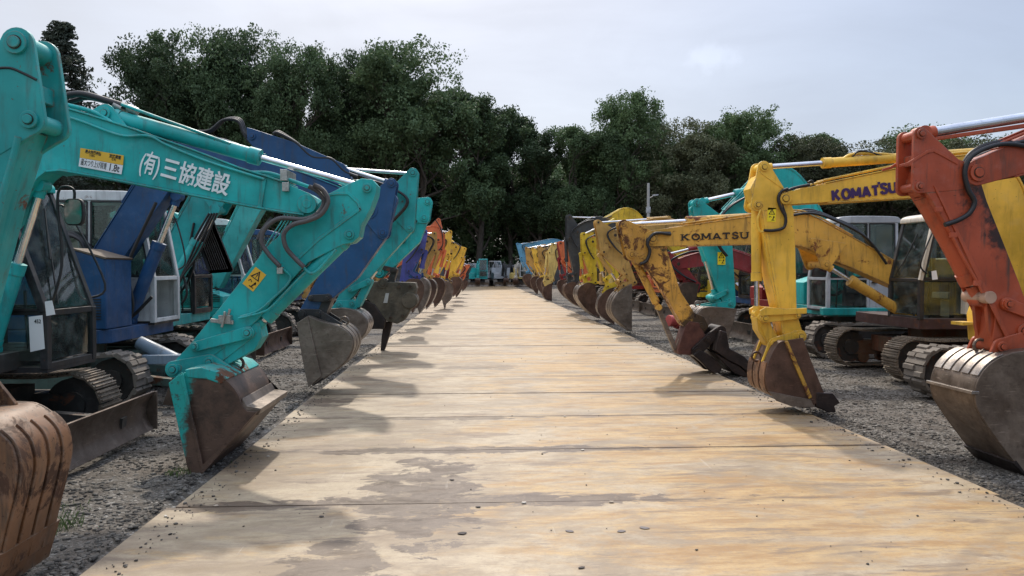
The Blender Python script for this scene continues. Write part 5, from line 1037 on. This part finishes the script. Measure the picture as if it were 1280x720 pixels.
quick('yellow excavator in the left row with a grey bucket ending in a pointed tip', -6.3, 31.8, 1, YEL, (563, 290), (551, 302), (560, 318), (543, 352), (552, 353), (556, 387), rod=(525, 286), bmat=GRUST, shell=[(546, 351.5), (561, 351.5), (567, 361), (564, 374), (558, 380), (556, 388)], thick=1.3, frac=.2, straps=0)
quick('yellow excavator with two chrome rods next to the last orange one in the left row', -6.4, 36.5, 1, YEL, (581, 311), (570, 309), (577, 322), (562, 347), None, (566, 371), rod=(560, 299), thick=1.2, frac=.3)
quick('ochre excavator half hidden before the orange end machine of the left row', -6.4, 40.5, 1, OCH, (580, 315), (571, 314), (577, 326), (563, 349), None, (570, 372), thick=1.2, rod=(556, 303), frac=.3)
quick('orange red excavator with a low slanting arm at the far end of the left row', -6.6, 45, 1, ORA2, (586, 332), (577, 336), (580, 342), (569, 350), None, (572, 367), thick=1.3, rod=(572, 325), frac=.3)
quick('small charcoal excavator closing the left row beyond the orange red one', -6.8, 52, 1, GREYP, (588, 334), (582, 338), (584, 343), (576, 350), None, (578, 364), thick=1.2)
# ---------------------------------------------------------------- right row, nearest first
m = Exc('burnt orange excavator arm at the right edge with a big worn grey bucket', 7.5, 6.3, -1, ORA, hero=True)
q_ = m.p(1232, 245); q2_ = m.p(1262, 330); ORAG = paint('greasy burnt orange paint', (.36, .062, .020), .16, .2, dirt=.85, edge=True, stain=[(q_[0], q_[1], .34), (m.p(1250, 290)[0], m.p(1250, 290)[1], .28), (q2_[0] - .1, q2_[1], .22)])
m.under('steel'); m.upper(); m.cab(pil=BLK)
w = .26; yn = m.near(w); P = m.p(1221, 216, yn); m.boom((.45, 1.15), m.p(1450, 138, yn), P, .32, .44, .22, .30, rP=.075, kb=.3)
ap = m.pp([(1152, 226), (1158, 240), (1172, 262), (1205, 318), (1232, 362), (1246, 390), (1262, 424), (1280, 428), (1292, 414), (1288, 392), (1273, 350), (1254, 302), (1234, 252), (1226, 226), (1214, 205), (1194, 197), (1176, 190), (1160, 200)], yn)
m.arm(m.p(1151, 167.5, yn), m.p(1206, 224, yn), m.p(1149, 233, yn), m.p(1280, 414, yn), .062, .10, .06, .08, .26, poly=ap, col=ORAG)
mb = MB()
for sg in (-1, 1):
    a, b = sorted((sg * .13, sg * .142)); mb.prism(m.pp([(1124, 206), (1134, 203), (1158, 188), (1166, 186), (1180, 192), (1196, 203), (1196, 206), (1178, 196), (1166, 190), (1158, 192), (1136, 206), (1124, 209)], yn), a, b); mb.prism(m.pp([(1166, 232), (1171, 236), (1238, 370), (1262, 424), (1257, 424), (1232, 372)], yn), a, b)
mb.build('stiffener', ORA, m.armo, 35, bevel=.003)
m.cyl('arm_cylinder', m.p(1500, 112), m.p(1151, 167.5), .44, .075, rod=.6); m.bracket([m.p(1420, 130), m.p(1500, 150)], m.p(1500, 112), .08)
mb = MB(); mb.prism(m.pp([(1166, 172), (1280, 155), (1400, 137), (1400, 142), (1280, 160), (1166, 176)]), -.04, .04); mb.build('rod_guard', ORA, m.root, 30, bevel=.004)
L = m.p(1243, 379); C = m.p(1236, 431); m.cyl('bucket_cylinder', m.p(1152, 236), m.p(1225, 373), .84, .085, rod=.42)
mb = MB(); mb.tube([(m.p(1222, 371)[0], -.15, m.p(1222, 371)[1]), (m.p(1222, 371)[0], .17, m.p(1222, 371)[1])], .055, 18); mb.build('cross_pin', paint('pale pin paint', (.4, .25, .17), .2, .3), m.root, 40, bevel=.006)
m.links(m.p(1290, 398), L, C); mb = MB()
for sg in (-1, 1): a, b = sorted((sg * .06, sg * .1)); mb.prism(m.pp([(1222, 366), (1246, 368), (1252, 388), (1264, 412), (1258, 424), (1244, 436), (1232, 434), (1226, 410)], 0), a, b)
mb.build('bucket_link_plate', ORA, m.root, 35, bevel=.006)
yb = .31; sh = sp2(m.pp([(1345, 436), (1310, 436), (1272, 440), (1248, 448), (1230, 463), (1220, 484), (1221, 509), (1237, 536), (1262, 570), (1284, 597)], yb), 5)
m.bucket(m.p(1283, 418), C, m.p(1290, 604, yb), .62, GR2, shell=sh, straps=5, strapmat=WORN, ear=ORA, lip=DARKST, strapend=.5)
mb = MB(); mb.prism(m.pp([(1214, 489), (1224, 489), (1224, 493), (1214, 493)], yb), -.315, .315); mb.build('wear_bar', WORN, m.bko, 30, bevel=.004)
m.hose([(a, .05, b) for a, b in m.pp([(1280, 182), (1255, 178), (1232, 182), (1212, 194), (1204, 212), (1203, 228), (1214, 250), (1216, 262), (1205, 270), (1184, 280)], .05)], .024)
m.hose([(a, .16, b) for a, b in m.pp([(1300, 186), (1262, 180), (1236, 184), (1214, 196), (1206, 214), (1210, 236), (1218, 252), (1212, 266), (1198, 275), (1181, 281)], .16)], .021)
m.hose([(a, -.05, b) for a, b in m.pp([(1300, 190), (1262, 186), (1240, 190), (1216, 202), (1212, 225), (1224, 250), (1228, 275)], -.05)], .026); 
for q0 in ((1172, 262), (1190, 294), (1220, 354)): mb = MB(); q = m.p(*q0, yn); mb.box(q[0] - .03, q[0] + .03, .13, .16, q[1] - .022, q[1] + .022); mb.build('pipe_clamp', ORA, m.armo, 30, bevel=.004)
m.hose([(a, .15, b) for a, b in m.pp([(1190, 294), (1204, 322), (1220, 350), (1228, 366)], .15)], .012, ORA, name='arm_pipe'); m.hose([(a, .14, b) for a, b in m.pp([(1262, 181), (1285, 176), (1310, 178)], .14)], .02)

# R2: clean yellow excavator with large violet lettering
m = Exc('clean yellow excavator with large violet boom lettering and an upright arm', 7.35, 8.72, -1, YEL, hero=True)
m.under('rubber', framecol=CHASS); m.upper(hood=YEL, x1=.55, sidebox=False); m.cab(x0=-.8, x1=.6, pil=BLK, z1=2.62)
w = .28; yn = m.near(w); P = m.p(982, 248, yn); m.boom(m.p(1298, 394, yn), m.p(1247, 212, yn), P, .46, .5, .15, w, rP=.07, kb=.22)
ya = m.near(.24); ap = m.pp([(938, 236), (941, 248), (946, 258), (951, 262), (954, 290), (960, 335), (979, 419), (984, 427), (994, 429), (1002, 425), (1003, 414), (996, 390), (994.5, 315), (993, 280), (992, 262), (985, 246), (979, 236), (972, 226), (966, 216), (955, 216), (946, 220)], ya)
m.arm(m.p(955, 209, ya), m.p(976, 250, ya), m.p(947, 256, ya), m.p(994, 419, ya), .075, .12, .08, .07, .24, poly=ap)
mb = MB()
for sg in (-1, 1): a, b = sorted((sg * .12, sg * .13)); mb.prism(m.pp([(949, 214), (952, 213), (979, 234), (979, 237), (951, 217)], ya), a, b); mb.prism(m.pp([(952, 263), (955, 263), (962, 300), (981, 415), (978, 417), (958, 300)], ya), a, b)
mb.build('stiffener', YEL, m.armo, 35, bevel=.003); STY = flat('lemon sticker', (.85, .70, .02), .5, 0, .03); m.warn(m.p(964.5, 268.5, ya), R(-3), .165, m.near(.24) + .001, m.armo)
m.cyl('arm_cylinder', m.p(1232, 190), m.p(955, 209), .735, .058, rod=.55); m.bracket([m.p(1200, 200), m.p(1262, 200)], m.p(1232, 190), .08)
m.hose([(a, .02, b) for a, b in m.pp([(1052, 200), (1062, 194), (1080, 192), (1100, 193), (1122, 195)])], .02, YEL, name='oil_pipe'); m.hose([(a, .03, b) for a, b in m.pp([(1064, 196), (1072, 189.5), (1084, 190.5), (1100, 195)])], .012)
L = m.p(946, 392); m.cyl('bucket_cylinder', m.p(945, 252), L, .70, .058, rod=.52); m.links(m.p(990, 393), m.p(949.6, 397), m.p(962, 428))
mb = MB(); q = [(a, b) for a, b in m.pp([(943, 387), (950, 383), (975, 385), (1000, 384), (1000, 391), (975, 392), (952, 393), (944, 394)])]; mb.prism(q, -.19, -.15); mb.prism(q, .15, .19); mb.build('guide_link', YEL, m.root, 35, bevel=.005)
mb = MB(); mb.prism(m.pp([(942, 396), (952, 394), (972, 425), (966, 436), (958, 434), (944, 412)]), -.09, .09); mb.build('link_plate', YEL, m.root, 35, bevel=.005)
yb = .29; sh = sp2(m.pp([(984, 426), (974, 428), (966, 440), (959, 458), (957, 474), (959, 486), (964, 491.5), (980, 500), (1002, 507), (1024, 508)], yb), 4)
YB = paint('yellow and rust bucket paint', (.5, .29, .04), .45, .2)
m.bucket(m.p(994, 419), m.p(962, 428), m.p(1030, 511, yb), .58, BRUST, shell=sh, straps=3, strapmat=BRUST2, ear=YEL, lip=DARKST, teeth=0, cutter=None)
mb = MB(); mb.prism(m.pp([(980, 427), (984, 426), (1014, 496), (1010, 498)], yb), yb + .001, yb + .03); mb.build('side_rib', YB, m.bko, 30, bevel=.004)
for q0, q1 in ((yb - .002, yb + .02), (-yb - .02, -yb + .002)): mb = MB(); mb.prism(m.pp([(984, 425), (1003, 422), (1012, 448), (1032, 498), (1016, 506), (1000, 470)], yb), q0, q1); mb.build('side_cutter', BRUST, m.bko, 30, bevel=.004)
mb = MB(); mb.prism(m.pp([(960, 489), (1017, 500), (1018, 509), (990, 508), (970, 501)], yb), yb - .001, yb + .016); mb.build('heel_plate', GRUST, m.bko, 30, bevel=.004)
for k in (-.2, 0, .2): mb = MB(); mb.prism(m.pp([(1019, 490), (1040, 491), (1049, 503), (1042, 507), (1044, 515), (1034, 515), (1019, 508)], yb), k + .02, k + .12 if k < .2 else yb + .03); mb.build('tooth', DARKST, m.bko, 30, bevel=.012)
m.hose([(a, .15, b) for a, b in m.pp([(985, 236), (976, 240), (973, 250), (977, 262), (982, 272), (980, 284), (968, 288), (955, 288)], .15)], .018); m.hose([(a, .11, b) for a, b in m.pp([(1012, 231), (990, 236), (980, 243), (978, 256), (982, 270)], .11)], .018)
m.hose([(a, .15, b) for a, b in m.pp([(951, 262), (947, 275), (949, 288), (954, 290)], .15)], .014, YEL, name='arm_pipe')
for dx in (0, .09): m.hose([(a, .05 - dx, b) for a, b in m.pp([(992, 240), (1020, 229), (1060, 219), (1090, 213), (1120, 207)], .05)], .012, YEL, name='boom_pipe')
m.hose([(a, .05, b) for a, b in m.pp([(1010, 228), (1015, 226), (1016, 232), (1013, 240)], .05)], .012)
o = m.p(1040, 248.5, yn); o2 = m.p(1120, 236, yn); an = math.atan2(o2[1] - o[1], abs(o2[0] - o[0])); sign_letters(m, 'KOMATSU', m.p(1042, 250.5, yn), m.p(1121, 241.5, yn), .118, yn - .001, INKV, m.boomo, th=.31, dot=True, lift={5: .12, 6: .14})
cyl_boom(m, t=.5)
mb = MB(); mb.prism(m.pp([(1211, 392), (1216, 378), (1238, 378), (1240, 402), (1240, 426), (1213, 426)], .95), .9, 1.2); mb.build('step_box', YEL, m.root, 30, bevel=.02); mb = MB(); mb.prism(m.pp([(1196, 402), (1212, 402), (1212, 405), (1196, 406)], .95), .85, 1.05); mb.build('step', YEL, m.root, 30)

# R3: rusty yellow excavator with a grapple
m = Exc('rust streaked yellow excavator with black serif boom lettering and a black grapple', 7.8, 12.0, -1, YELR, hero=True)
m.under('steel', framecol=paint('rusty track frame', (.10, .055, .03), .5, .3), blade=None); m.upper(hood=BLK, trim=paint('dark oxide paint', (.05, .02, .018), .2, .3), sidebox=False, cwcol=YEL); m.cab(x0=-.3, x1=1.0, z0=.92, z1=2.52, pil=BLK, col=BLK, roof=CREAM, rake=.22, seat=SEATC)
x0, x1, y0, y1, z0, z1, zb, xt = m.cabdim; mb = MB()
for (A, Bq) in (((x1 - .03, zb), (xt - .02, z1)),): mb.bar((A[0] + .03, y1 + .01, A[1]), (Bq[0] + .03, y1 + .01, Bq[1]), .05, .05)
xm = x0 + (x1 - x0) * .45; mb.bar((xm + .02, y1 + .02, z0 + .1), (xm, y1 + .02, z1 - .1), .05, .11); mb.build('cream_pillar', CREAM, m.root, 0); mb = MB(); q = m.pp([(1164, 339), (1170, 338), (1172, 349), (1165, 350)], y1); mb.prism(q, y1 + .004, y1 + .007); mb.build('price_sheet', PAPER, m.root, 0)
w = .32; yn = m.near(w); P = m.p(816, 298, yn); m.boom(m.p(1138, 352, yn), m.p(1000, 283, yn), P, .34, .52, .26, w, rP=.09, kb=.14)
ya = m.near(.26); ap = m.pp([(786, 300), (786, 318), (795, 330), (812, 338), (831, 367), (852, 405), (866, 417), (880, 416), (886, 408), (880, 396), (868, 391), (851, 365), (838, 325), (832, 308), (820, 292), (805, 288)], ya)
YRR = paint('heavily rusted yellow paint', (.60, .32, .05), .46, .25, dirt=.75, edge=True, rustcol=(.07, .028, .012), stain=[(m.p(826, 302)[0], m.p(826, 302)[1], .2), (m.p(872, 408)[0], m.p(872, 408)[1], .42)])
m.arm(m.p(780, 281, ya), m.p(812, 300, ya), m.p(790, 318, ya), m.p(877, 408, ya), .085, .17, .1, .08, .26, poly=ap, col=YRR)
m.cyl('arm_cylinder', m.p(985, 269), m.p(780, 281), .62, .072, rod=.5); m.bracket([m.p(965, 276), m.p(1005, 272)], m.p(985, 269), .08); m.cyl('boom_cylinder', m.p(1128, 396), m.p(1022, 331), .70, .085, y=.24, rod=.4); m.bracket([m.p(1005, 300), m.p(1045, 306)], m.p(1022, 331), .09, .6)
m.cyl('bucket_cylinder', m.p(792, 322), m.p(823, 384), .9, .06, rod=.5, y=.0); mb = MB(); mb.bar((*[m.p(823, 386)[0]], .0, m.p(823, 386)[1]), (m.p(844, 437)[0], 0, m.p(844, 437)[1]), .07, .09); mb.bar((m.p(846, 436)[0], 0, m.p(846, 436)[1]), (m.p(858, 402)[0], 0, m.p(858, 402)[1]), .06, .06); mb.build('link_bar', GRUST, m.root, 30, bevel=.006)
GP = lambda L: m.pp([(820 + a / 7.2, 380 + b / 7.2) for a, b in L])
mb = MB(); mb.prism(GP([(280, 150), (240, 190), (175, 400), (180, 445), (290, 450), (420, 280), (360, 160)]), -.16, .16); go = mb.build('grapple_bracket', metal('dark red rust', (.06, .02, .015), (.13, .05, .035), .6, .2, 3), m.root, 30, bevel=.01)
mb = MB(); pl = GP([(290, 390), (290, 430), (340, 455), (390, 420), (480, 330), (575, 240), (560, 200), (520, 195), (430, 260)]); mb.prism(pl, -.22, -.14); mb.prism(pl, .14, .22); lk = mb.build('grapple_link', DARKST, m.root, 30, bevel=.01); m.pins([(GP([(345, 425)])[0], .09), (GP([(430, 305)])[0], .06), (GP([(545, 230)])[0], .08)], lk, .22)
for yy0, yy1 in ((-.34, -.2), (-.07, .07), (.2, .34)):
    mb = MB(); mb.prism(GP([(520, 220), (480, 330), (470, 400), (580, 480), (700, 540), (790, 620), (828, 610), (810, 540), (730, 450), (600, 380), (575, 240)]), yy0, yy1); mb.build('upper_tine', DARKST, m.root, 30, bevel=.015)
for yy0, yy1 in ((-.26, -.12), (.12, .26)):
    mb = MB(); mb.prism(GP([(290, 440), (380, 520), (460, 600), (530, 602), (550, 560), (500, 490), (420, 430), (350, 400)]), yy0, yy1); mb.build('lower_tine', DARKST, m.root, 30, bevel=.015)
mb = MB(); mb.prism(GP([(470, 420), (560, 520), (640, 600), (740, 640), (800, 630), (690, 540), (560, 470)]), -.32, .32); mb.build('jaw_plate', DARKST, m.root, 30, bevel=.015)
sign_letters(m, 'KOMATSU', m.p(853, 300.5, yn), m.p(935, 297.5, yn), .098, yn - .001, INKB, m.boomo, th=.27, serif=True)
for k in range(3): m.hose([(a, .14 + .02 * k, b) for a, b in m.pp([(838, 291 + k), (818, 292), (809, 300 + k * 2), (812, 314), (808, 326), (800, 330)], .15)], .024)
m.hose([(a, .05, b) for a, b in m.pp([(838, 288), (870, 283), (900, 279), (935, 274), (970, 266)], .05)], .016, YELR, name='boom_pipe'); m.hose([(a, -.05, b) for a, b in m.pp([(838, 285), (870, 281), (900, 276), (935, 271), (970, 264)], .05)], .016, YELR, name='boom_pipe')
for k in range(3): m.hose([(a, .1 * k, b) for a, b in m.pp([(985, 270), (1010, 262 + 3 * k), (1040, 272 + 3 * k), (1075, 290 + 4 * k), (1100, 330)])], .022)

# R4: teal excavator with a grey cab
m = Exc('teal excavator with a pale grey rounded cab behind the rusty yellow boom', 8.0, 15.2, -1, TEAL, hero=True)
m.under('rubber', framecol=CHASS, blade=1, bladecol=WORN); m.upper(trim=TEALD, cwcol=GRYW); m.cab(x0=-.35, x1=1.1, z0=.9, z1=2.68, col=GRYW, roof=GRYW, lowglass=True, rake=.2)
w = .36; yn = m.near(w); P = m.p(903, 284, yn); m.boom(m.p(1056, 356, yn), m.p(980, 216, yn), P, .5, .62, .34, w, rP=.12, kb=.25); m.arm(m.p(872, 254, yn), P, m.p(878, 290, yn), m.p(913, 380, yn), .10, .2, .14, .13, .34, extra=[(m.p(893, 310), .24)])
m.cyl('arm_cylinder', m.p(987, 227), m.p(877, 252), .62, .085, rod=.5); m.warn(m.p(902, 323, yn), R(0), .26, m.near(.34) + .0, m.armo); m.cyl('bucket_cylinder', m.p(866, 262), m.p(893, 368), .6, .07); m.links(m.p(905, 364), m.p(889, 372), m.p(902, 384)); m.hoses(3, .02, .3)
yb = .4; m.bucket(m.B, m.p(900, 386), m.p(905, 436, yb), .95, GRUST, shell=sp2(m.pp([(920, 386), (900, 384), (880, 384), (871, 392), (870, 404), (876, 416), (886, 426), (905, 437)], yb), 4), straps=4, strapmat=WORN)
cyl_boom(m, r=.07)
x0, x1, y0, y1, z0, z1, zb, xt = m.cabdim; mb = MB(); mb.prism([(x0 - .1, .8), (x1 + .1, .8), (x1 + .1, .95), (x0 - .1, .95)], y1 - .1, y1 + .04); mb.build('skirt', TEALD, m.root, 30, bevel=.02)

# R5: crimson excavator with a low boom
m = quick('crimson red excavator with a low boom seen through the gap under the serif lettering', 8.4, 18.0, -1, RED, (836, 318), (848, 330), (844, 342), (872, 356), None, (866, 400), K=(905, 318), F=(.3, 1.4), thick=1.1, hood=RED)
# salmon auger drive lying on the gravel
c = at_ground(846, 413); a = empty('auger_drive', (c.x, c.y, 0), R(20)); tag(a, 'salmon red hydraulic drive unit lying on the gravel behind the rusty arm', 'drive unit')
mb = MB(); mb.tube([(-.28, 0, .28), (-.05, 0, .26)], .16, 16); mb.tube([(-.05, 0, .26), (.1, 0, .25)], .20, 16); mb.build('motor', PINKR, a, 40, bevel=.01); mb = MB(); mb.prism([(.08, .02), (.34, .02), (.42, .2), (.36, .46), (.12, .48), (.05, .3)], -.2, .2); mb.build('gearbox', PINKR, a, 40, bevel=.03); mb = MB(); mb.tube([(.35, 0, .24), (.7, 0, .22)], .05, 10); mb.build('drive_shaft', DARKST, a)
# R6 .. far
quick('ochre excavator with a faded boom and navy body behind the rusty yellow arm', 8.3, 20.3, -1, OCH, (748, 278), (769, 294), (755, 315), (793, 353), (779, 357), (790, 413), K=(842, 279), hood=BLUE, rod=(838, 272), frac=.3, thick=1.25, bmat=GRUST, shell=[(790, 355), (778, 362), (768, 374), (765, 388), (772, 400), (790, 414)], cabcol=WHITEP)
quick('lemon yellow excavator with a rust pitted arm in front of the bright orange one', 8.3, 23.0, -1, LYEL, (748, 298), (760, 303), (752, 318), (773, 354), (760, 358), (768, 405), thick=1.15, rod=(790, 280), frac=.3, shell=[(772, 358), (758, 363), (748, 376), (748, 390), (758, 400), (768, 406)], strapmat=WORN, cabcol=WHITEP)
quick('lemon yellow excavator standing just left of the rust pitted yellow arm', 8.3, 25.5, -1, LYEL, (730, 293), (741, 302), (731, 316), (744, 353), None, (750, 398), thick=1.2, rod=(770, 274), frac=.3, bmat=BRUST, strapmat=WORN)
quick('charcoal excavator with a tall square arm head above the orange and yellow arms', 8.5, 28.0, -1, GREYP, (712, 271), (722, 290), (712, 298), (722, 352), None, (726, 384), thick=1.6, K=(752, 276), rod=(752, 272), frac=.15, w=.4)
quick('lemon yellow excavator whose raised boom makes the peak left of the lamp pole', 9.0, 33.5, -1, LYEL, (735, 291), (748, 283), (745, 296), (735, 350), None, (740, 386), thick=1.6, K=(792, 262), w=.4, rod=(775, 262))
quick('bright orange excavator between the lemon and the pale yellow arms of the right row', 8.4, 30.4, -1, ORA2, (701, 304), (722, 309), (706, 324), (739, 354), (728, 358), (736, 390), thick=1.5, rod=(742, 297), frac=.2, bmat=GRUST, strapmat=WORN)
quick('crimson excavator peeking between the pale yellow and the bright orange arms', 8.5, 35.5, -1, RED, (698, 304), (706, 312), (701, 322), (711, 350), None, (709, 374), thick=1.2)
quick('pale yellow excavator with a vertical arm over a dark brown bucket', 8.4, 40.2, -1, PYEL, (692, 306), (700, 313), (687, 316), (689, 352), (681, 352), (690, 376), thick=1.5, rod=(730, 292), frac=.3, shell=[(690, 354), (682, 358), (679, 366), (682, 373), (690, 377)])
quick('ochre excavator just left of the pale yellow vertical arm', 8.5, 44.5, -1, OCH, (674, 309), (683, 316), (676, 326), (692, 350), None, (688, 373), thick=1.5, rod=(700, 303), frac=.2)
quick('yellow excavator second from the light blue one at the far right row end', 8.5, 48.5, -1, YEL, (666, 311), (676, 318), (670, 328), (684, 348), None, (680, 370), thick=1.5, rod=(690, 305), frac=.2, strapmat=WORN)
quick('ochre excavator next to the light blue one at the far right row end', 8.6, 53, -1, OCH, (658, 310), (667, 317), (660, 327), (677, 347), None, (672, 368), thick=1.5, rod=(682, 306), frac=.2)
quick('light blue excavator ending the right row near the fence', 8.7, 58, -1, SKYB, (647, 305), (656, 308), (652, 322), (665, 342), None, (666, 362), thick=1.5, rod=(684, 303), frac=.8)
# machines parked across the far end, facing the camera
def endm(label, px, Z, col, hood, cabcol, yaw, z1=2.5, cab=True):
    c = at_y(px, 350, Z); m = Exc(label, c.x, Z, 1, col, yaw=yaw); m.under('rubber', blade=1, framecol=CHASS); m.upper(hood=hood, boxtop=1.4)
    if cab: m.cab(col=cabcol, z1=z1)
    m.boom((.5, 1.1), (1.1, 2.3), (2.0, 1.9), .25, .35, .2, .26, rP=.07); m.arm((2.1, 2.15), (2.0, 1.9), (2.15, 1.8), (1.9, .85), .07, .12, .08, .06, .2); m.cyl('arm_cylinder', (1.2, 2.55), (2.1, 2.15), .6, .045); m.links((1.92, 1.05), (2.15, 1.05), (2.15, .85)); m.bucket(m.B, (2.15, .85), (1.95, .15), .5, BRUST); cyl_boom(m); return m
endm('small teal excavator parked across the end of the roadway facing the camera', 597, 76, TEAL, TEAL, TEALD, -90, 2.75)
endm('grey canopy excavator parked beside the small teal one before the fence', 627, 77, GREYP, GRYW, GRYW, -80, 2.2, False)
endm('small cream and black excavator parked right of the centre before the fence', 652, 76, CREAM, PYEL, WHITEP, -110, 2.4)
endm('small dark red excavator parked left of the teal one before the fence', 572, 78, GREYP, RED, WHITEP, -70, 2.2, False)

endm('grey flat bodied excavator at the far end between the dark red and the teal one', 584, 80, GREYP, GREYP, GRYW, -95, 2.3)
endm('pale grey excavator just right of the teal one at the far end', 612, 81, GRYW, GRYW, WHITEP, -60, 2.6)
endm('dark grey excavator at the far end just left of the cream one', 640, 80, GREYP, BLK, GRYW, -100, 2.2, False)
endm('brown rusty excavator at the far end behind the light blue arm', 668, 80, BRUST2, OCH, GREYP, -90, 2.4)
